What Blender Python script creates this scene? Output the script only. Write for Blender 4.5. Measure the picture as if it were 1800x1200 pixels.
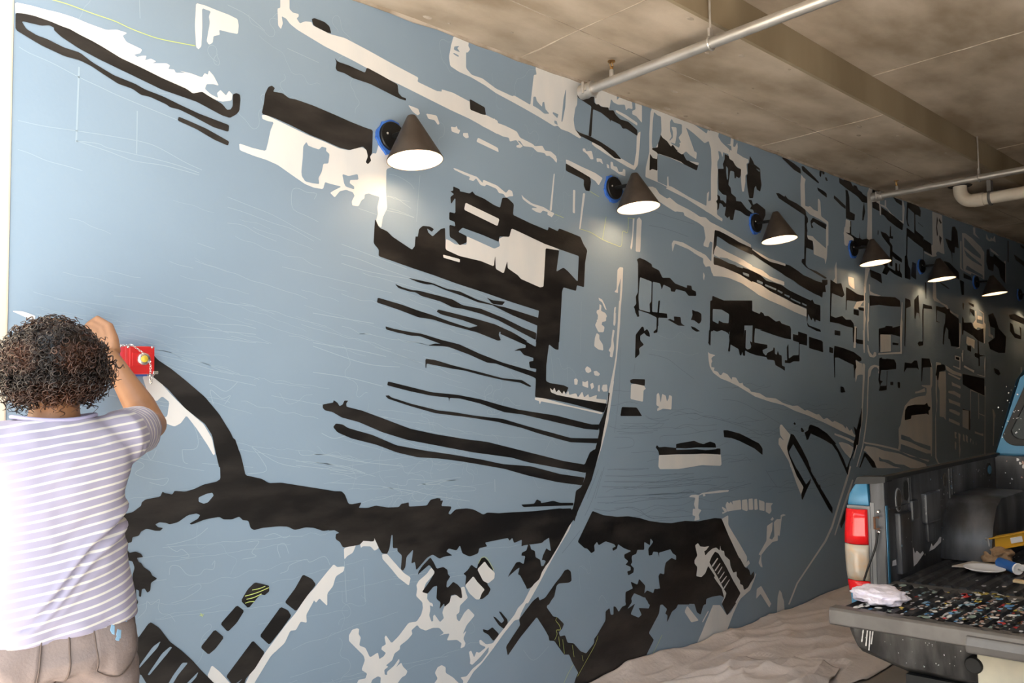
import bpy, bmesh, math, random
from mathutils import Vector, Matrix, noise
from mathutils.geometry import delaunay_2d_cdt
from mathutils.bvhtree import BVHTree

for o in list(bpy.data.objects):
    bpy.data.objects.remove(o)
scene = bpy.context.scene
COL = scene.collection
random.seed(7)

# ------------------------------------------------------------------ camera
D = 2.7                       # distance from the camera to the mural wall (m)
CAMH = 1.486                  # camera height
HC = 3.055                    # low soffit along the wall
HC2 = 3.228                   # main slab
F = 1399.46                   # focal length in pixels of an 1800 px wide frame
YAW, PITCH, ROLL = 0.7454, 0.0579, -0.0166
fw = Vector((math.sin(YAW) * math.cos(PITCH), math.cos(YAW) * math.cos(PITCH), math.sin(PITCH)))
rt = Vector((math.cos(YAW), -math.sin(YAW), 0))
up = rt.cross(fw)
CR = rt * math.cos(ROLL) + up * math.sin(ROLL)
CU = -rt * math.sin(ROLL) + up * math.cos(ROLL)
CP = Vector((0, 0, CAMH))
cam = bpy.data.cameras.new('camera')
cam.sensor_width = 36
cam.lens = F / 1800 * 36
cam.clip_start = 0.02
co = bpy.data.objects.new('camera', cam)
m = Matrix((CR, CU, -fw)).transposed().to_4x4()
m.translation = CP
co.matrix_world = m
COL.objects.link(co)
scene.camera = co

# ------------------------------------------------------------------ world, sun, exposure
world = bpy.data.worlds.new('sky')
world.use_nodes = True
scene.world = world
bg = world.node_tree.nodes['Background']
bg.inputs[0].default_value = (0.74, 0.88, 1.0, 1)
bg.inputs[1].default_value = 2.0
sun = bpy.data.lights.new('sun', 'SUN')
sun.energy = 30.0
sun.angle = math.radians(0.6)
sun.color = (1.0, 0.955, 0.885)
so = bpy.data.objects.new('sun', sun)
sd = Vector((-0.10, 0.62, -0.78))       # high sun along the open front of the building
so.rotation_euler = sd.to_track_quat('-Z', 'Y').to_euler()
so.location = (-3, -6, 9)
COL.objects.link(so)
scene.view_settings.view_transform = 'Standard'
scene.view_settings.look = 'None'
scene.view_settings.exposure = 0.9
scene.view_settings.gamma = 1.0
scene.view_settings.use_curve_mapping = False

# ------------------------------------------------------------------ helpers
def mat(name, col, rough=0.6, metal=0.0, col2=None, scale=8.0, detail=5.0, bump=0.0, bscale=None,
        stretch=None, spec=None, lo=0.35, hi=0.65, coords='world'):
    m = bpy.data.materials.new(name)
    m.use_nodes = True
    nt = m.node_tree
    b = nt.nodes['Principled BSDF']
    b.inputs['Base Color'].default_value = (*col, 1)
    b.inputs['Roughness'].default_value = rough
    b.inputs['Metallic'].default_value = metal
    if spec is not None:
        b.inputs['Specular IOR Level'].default_value = spec
    if col2 or bump:
        if coords == 'world':
            g = nt.nodes.new('ShaderNodeNewGeometry'); src = g.outputs['Position']
        else:
            g = nt.nodes.new('ShaderNodeTexCoord'); src = g.outputs['Object']
        mp = nt.nodes.new('ShaderNodeMapping')
        if stretch:
            mp.inputs['Scale'].default_value = stretch
        nt.links.new(src, mp.inputs[0])
        if col2:
            n = nt.nodes.new('ShaderNodeTexNoise')
            n.inputs['Scale'].default_value = scale
            n.inputs['Detail'].default_value = detail
            nt.links.new(mp.outputs[0], n.inputs['Vector'])
            r = nt.nodes.new('ShaderNodeValToRGB')
            r.color_ramp.elements[0].position = lo
            r.color_ramp.elements[1].position = hi
            r.color_ramp.elements[0].color = (*col, 1)
            r.color_ramp.elements[1].color = (*col2, 1)
            nt.links.new(n.outputs['Fac'], r.inputs[0])
            nt.links.new(r.outputs[0], b.inputs['Base Color'])
        if bump:
            n2 = nt.nodes.new('ShaderNodeTexNoise')
            n2.inputs['Scale'].default_value = bscale or scale * 3
            n2.inputs['Detail'].default_value = 6
            nt.links.new(mp.outputs[0], n2.inputs['Vector'])
            bp = nt.nodes.new('ShaderNodeBump')
            bp.inputs['Strength'].default_value = bump
            bp.inputs['Distance'].default_value = 0.01
            nt.links.new(n2.outputs['Fac'], bp.inputs['Height'])
            nt.links.new(bp.outputs[0], b.inputs['Normal'])
    return m

def emit(name, col, s):
    m = bpy.data.materials.new(name)
    m.use_nodes = True
    b = m.node_tree.nodes['Principled BSDF']
    b.inputs['Base Color'].default_value = (*col, 1)
    b.inputs['Emission Color'].default_value = (*col, 1)
    b.inputs['Emission Strength'].default_value = s
    return m

class MB:
    """collects vertices and faces of one mesh"""
    def __init__(s):
        s.v = []; s.f = []; s.mi = []; s.cur = 0
    def add(s, vs, fs):
        o = len(s.v)
        s.v += [tuple(v) for v in vs]
        for f in fs:
            s.f.append([i + o for i in f]); s.mi.append(s.cur)
        return s
    def box(s, x0, x1, y0, y1, z0, z1, fn=None):
        vs = [(x, y, z) for z in (z0, z1) for y in (y0, y1) for x in (x0, x1)]
        if fn: vs = [fn(v) for v in vs]
        return s.add(vs, [(0, 2, 3, 1), (4, 5, 7, 6), (0, 1, 5, 4), (2, 6, 7, 3), (0, 4, 6, 2), (1, 3, 7, 5)])
    def tube(s, pts, rad, n=12, cap=True, sq=None):
        pts = [Vector(p) for p in pts]
        if not hasattr(rad, '__len__'): rad = [rad] * len(pts)
        t0 = (pts[1] - pts[0]).normalized()
        a = t0.orthogonal().normalized()
        if abs(t0.z) < 0.9:
            a = (Vector((0, 0, 1)) - t0 * t0.z).normalized()
        vs = []
        for i, p in enumerate(pts):
            if i == 0: t = pts[1] - pts[0]
            elif i == len(pts) - 1: t = pts[-1] - pts[-2]
            else: t = pts[i + 1] - pts[i - 1]
            t.normalize()
            a = (a - t * a.dot(t))
            a = a.normalized() if a.length > 1e-6 else t.orthogonal().normalized()
            b = t.cross(a)
            for k in range(n):
                an = 2 * math.pi * k / n
                q = sq or 1.0
                vs.append(p + (a * math.cos(an) * q + b * math.sin(an)) * rad[i])
        fs = []
        for i in range(len(pts) - 1):
            for k in range(n):
                fs.append((i * n + k, i * n + (k + 1) % n, (i + 1) * n + (k + 1) % n, (i + 1) * n + k))
        if cap:
            fs.append(tuple(range(n - 1, -1, -1)))
            fs.append(tuple(range((len(pts) - 1) * n, len(pts) * n)))
        return s.add(vs, fs)
    def lathe(s, prof, n=32, c=(0, 0, 0), ax='z', caps=(False, False), closed=False):
        vs = []; fs = []
        for r, h in prof:
            for k in range(n):
                an = 2 * math.pi * k / n
                x, y = r * math.cos(an), r * math.sin(an)
                if ax == 'z': p = (x, y, h)
                elif ax == 'y': p = (x, h, -y)
                else: p = (h, x, y)
                vs.append((p[0] + c[0], p[1] + c[1], p[2] + c[2]))
        L = len(prof)
        for i in range(L - 1 + (1 if closed else 0)):
            j = (i + 1) % L
            for k in range(n):
                fs.append((i * n + k, i * n + (k + 1) % n, j * n + (k + 1) % n, j * n + k))
        if caps[0]: fs.append(tuple(range(n - 1, -1, -1)))
        if caps[1]: fs.append(tuple(range((L - 1) * n, L * n)))
        return s.add(vs, fs)
    def ell(s, c, r, n=16, mrings=10, M=None):
        vs = [(0, 0, 1)]; fs = []
        for i in range(1, mrings):
            th = math.pi * i / mrings
            for k in range(n):
                an = 2 * math.pi * k / n
                vs.append((math.sin(th) * math.cos(an), math.sin(th) * math.sin(an), math.cos(th)))
        vs.append((0, 0, -1))
        for k in range(n):
            fs.append((0, 1 + k, 1 + (k + 1) % n))
            fs.append((len(vs) - 1, 1 + (mrings - 2) * n + (k + 1) % n, 1 + (mrings - 2) * n + k))
        for i in range(mrings - 2):
            for k in range(n):
                a = 1 + i * n + k; b = 1 + i * n + (k + 1) % n
                fs.append((a, a + n, b + n, b))
        out = []
        for v in vs:
            q = Vector((v[0] * r[0], v[1] * r[1], v[2] * r[2]))
            if M: q = M @ q
            out.append(q + Vector(c))
        return s.add(out, fs)
    def prism(s, poly, h0, h1, fn):
        """poly: 2D outline, fn(u,v,h)->3D"""
        n = len(poly)
        vs = [fn(u, v, h0) for u, v in poly] + [fn(u, v, h1) for u, v in poly]
        fs = [tuple(range(n - 1, -1, -1)), tuple(range(n, 2 * n))]
        fs += [(i, (i + 1) % n, n + (i + 1) % n, n + i) for i in range(n)]
        return s.add(vs, fs)
    def build(s, name, m, parent=None, smooth=False, bevel=0.0, fixn=True):
        me = bpy.data.meshes.new(name)
        me.from_pydata(s.v, [], s.f)
        ms = m if isinstance(m, (list, tuple)) else [m]
        for k in ms: me.materials.append(k)
        if len(ms) > 1:
            me.polygons.foreach_set('material_index', s.mi)
        if fixn:
            bm = bmesh.new(); bm.from_mesh(me)
            bmesh.ops.recalc_face_normals(bm, faces=bm.faces)
            bm.to_mesh(me); bm.free()
        if bevel:
            bm = bmesh.new(); bm.from_mesh(me)
            es = [e for e in bm.edges if len(e.link_faces) == 2 and e.calc_face_angle(0) > 0.6]
            bmesh.ops.bevel(bm, geom=es, offset=bevel, segments=2, affect='EDGES', profile=0.6)
            bm.to_mesh(me); bm.free()
        if smooth:
            me.polygons.foreach_set('use_smooth', [True] * len(me.polygons))
            if smooth == 'auto':
                bm = bmesh.new(); bm.from_mesh(me)
                for e in bm.edges:
                    if len(e.link_faces) == 2 and e.calc_face_angle(0) > 0.7: e.smooth = False
                bm.to_mesh(me); bm.free()
        me.update()
        o = bpy.data.objects.new(name, me)
        COL.objects.link(o)
        if parent: setp(o, parent)
        return o

def setp(o, p):
    o.parent = p
    if p.type == 'EMPTY':
        o.matrix_parent_inverse = Matrix.Translation(-p.location)

def tag(o, label, cat, group=None):
    o['label'] = label; o['category'] = cat
    if group: o['group'] = group
    return o
def thing(name, loc, label, cat, group=None):
    o = bpy.data.objects.new(name, None)
    o.location = loc; o.empty_display_size = 0.05
    COL.objects.link(o)
    return tag(o, label, cat, group)
def structure(o):
    o['kind'] = 'structure'
    return o
def stuff(o):
    o['kind'] = 'stuff'
    return o
def remeshed(mb, voxel, it=6, fac=0.6):
    me = bpy.data.meshes.new('tmp'); me.from_pydata(mb.v, [], mb.f)
    bm = bmesh.new(); bm.from_mesh(me); bmesh.ops.recalc_face_normals(bm, faces=bm.faces); bm.to_mesh(me); bm.free()
    o = bpy.data.objects.new('tmp', me); COL.objects.link(o)
    r = o.modifiers.new('r', 'REMESH'); r.mode = 'VOXEL'; r.voxel_size = voxel; r.use_smooth_shade = True
    sm = o.modifiers.new('s', 'SMOOTH'); sm.iterations = it; sm.factor = fac
    dg = bpy.context.evaluated_depsgraph_get(); dg.update()
    out = bpy.data.meshes.new_from_object(o.evaluated_get(dg))
    bpy.data.objects.remove(o); bpy.data.meshes.remove(me)
    return out
def link_mesh(me, name, m, parent=None):
    me.name = name
    me.materials.clear(); me.materials.append(m)
    me.polygons.foreach_set('use_smooth', [True] * len(me.polygons))
    o = bpy.data.objects.new(name, me); COL.objects.link(o)
    if parent: setp(o, parent)
    return o

# ------------------------------------------------------------------ materials
M = {}
M['wall'] = mat('blue_grey_wall_paint', (0.248, 0.332, 0.422), 0.5, col2=(0.270, 0.358, 0.450), scale=1.6, bump=0.04, bscale=60)
M['white'] = mat('white_mural_paint', (0.80, 0.775, 0.75), 0.5, col2=(0.72, 0.72, 0.715), scale=7, bump=0.05, bscale=70, stretch=(1, 1, .4))
M['black'] = mat('black_mural_paint', (0.010, 0.009, 0.009), 0.36, col2=(0.036, 0.031, 0.028), scale=5, detail=7, bump=0.08, bscale=40, stretch=(1, 1, 2.5), lo=.42, hi=.72)
M['chalk'] = mat('pale_chalk', (0.36, 0.45, 0.52), 0.9)
M['pencil'] = mat('dark_pencil', (0.16, 0.215, 0.265), 0.7)
M['lime'] = mat('lime_chalk', (0.62, 0.72, 0.22), 0.8)
M['cream'] = mat('cream_stucco', (0.78, 0.70, 0.56), 0.8, col2=(0.70, 0.60, 0.46), scale=3, bump=.1)
M['concrete'] = mat('board_marked_concrete', (0.30, 0.228, 0.155), 0.85, col2=(0.60, 0.495, 0.385), scale=1.7, detail=9, bump=.35, bscale=9, stretch=(1, 2.0, 1), lo=.33, hi=.66)
M['riser'] = mat('olive_stained_concrete', (0.27, 0.205, 0.125), 0.8, col2=(0.36, 0.285, 0.185), scale=2.5, stretch=(1, 1, .3), bump=.1)
M['darkwall'] = mat('grey_concrete_wall', (0.15, 0.13, 0.11), 0.9, col2=(0.20, 0.175, 0.15), scale=1.2, bump=.1)
M['floor'] = mat('garage_floor_concrete', (0.20, 0.175, 0.155), 0.75, col2=(0.26, 0.23, 0.205), scale=1.8, bump=.08)
M['asphalt'] = mat('street_asphalt', (0.07, 0.068, 0.066), 0.95, col2=(0.10, 0.098, 0.095), scale=3)
M['render'] = mat('added_wall_render', (0.16, 0.13, 0.11), 0.9, col2=(0.2, 0.17, 0.14), scale=1)
M['paving'] = mat('outdoor_paving', (0.55, 0.52, 0.485), 0.9, col2=(0.62, 0.59, 0.55), scale=2)

# ------------------------------------------------------------------ the room
X0, X1, YB = 0.49, 17.0, -2.3
wall = structure(MB().box(X0, X1, D, D + .25, 0, 3.3).build('wall_back', M['wall']))
wall['label'] = 'long blue-grey wall carrying an unfinished black and white street mural'
structure(MB().box(-1.2, X0, D - .005, D + .25, 0, 4.2).build('trim_1', M['cream'], bevel=.006))
structure(MB().box(X1, X1 + .25, YB, D + .25, 0, 3.6).build('wall_far', M['darkwall']))
structure(MB().box(X0, X1, YB - .25, YB, 0, 3.6).build('wall_right', M['darkwall']))
structure(MB().box(X0 - .1, X1, YB, D, -.15, 0).build('floor', M['floor']))
structure(MB().box(-3.2, X0 - .1, -14, 8, -.17, -.004).build('floor_outdoors', M['paving']))
structure(MB().box(-40, -3.2, -30, 30, -.17, -.02).build('floor_street', M['asphalt']))
structure(MB().box(-13, -11, -30, 30, -.02, 6.5).build('wall_added_opposite', M['render']))  # unseen wall, added to block low sky and darken the far interior
ceil = structure(MB().box(X0 - .05, X1, 1.88, D, HC, 3.75).build('ceiling', M['concrete']))
ceil2 = structure(MB().box(X0 - .05, X1, YB, 1.87, HC2, 3.75).build('ceiling_slab', M['concrete']))
structure(MB().box(X0 - .05, X1, 1.862, 1.88, HC - .004, HC2 + .01).build('trim_2', M['riser']))
structure(MB().box(X0 - .08, X0 - .05, YB, D, HC - .02, 3.75).build('wall_front', M['cream']))
M['seam'] = mat('pale_mortar_seam', (0.50, 0.42, 0.34), .9, col2=(.30, .235, .17), scale=9)
def ridge(par, x0, y0, x1, y1, z, w=.005, h=.005):
    a = Vector((x0, y0, z)); b = Vector((x1, y1, z)); d = (b - a)
    n = Vector((-d.y, d.x, 0)).normalized()
    k = max(3, int(d.length / .12)); vs = []; fs = []
    for i in range(k + 1):
        p = a + d * i / k + n * (noise.noise((i * .9, x0 * 7, 1)) * .008)
        ww = w * (.55 + .6 * abs(noise.noise((i * 1.7, x0, 5)) + .4)); hh = h * (.4 + abs(noise.noise((i * 1.3, 3, x0))))
        vs += [p - n * ww + Vector((0, 0, .004)), p - n * ww * .4 - Vector((0, 0, hh)), p + n * ww * .4 - Vector((0, 0, hh)), p + n * ww + Vector((0, 0, .004))]
    for i in range(k):
        for j in range(3): fs.append((i * 4 + j, i * 4 + j + 1, i * 4 + 4 + j + 1, i * 4 + 4 + j))
    return MB().add(vs, fs).build('form_seam', M['seam'], par)
for x in (2.56, 4.75, 6.94, 9.13, 11.3):
    ridge(ceil, x, 1.89, x, D - .01, HC)
    ridge(ceil2, x - .2, -3, x - .2, 1.86, HC2)
ridge(ceil, .5, 2.30, 11, 2.30, HC, .004, .003)
ridge(ceil, .5, D - .006, 11, D - .006, HC, .012, .014)
ridge(ceil2, .5, .66, 11, .66, HC2, .004, .003)
for i in range(34):      # small pale plaster chips left on the soffit
    x = random.uniform(1.6, 6); y = random.choice([random.uniform(1.9, 2.68), 1.9 + random.random() ** 3 * .1, 2.66 - random.random() ** 3 * .2])
    s = random.uniform(.004, .013)
    MB().ell((x, y, HC), (s * random.uniform(1, 2.4), s, .004), 8, 4).build('plaster_chip', M['seam'], ceil)

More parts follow.
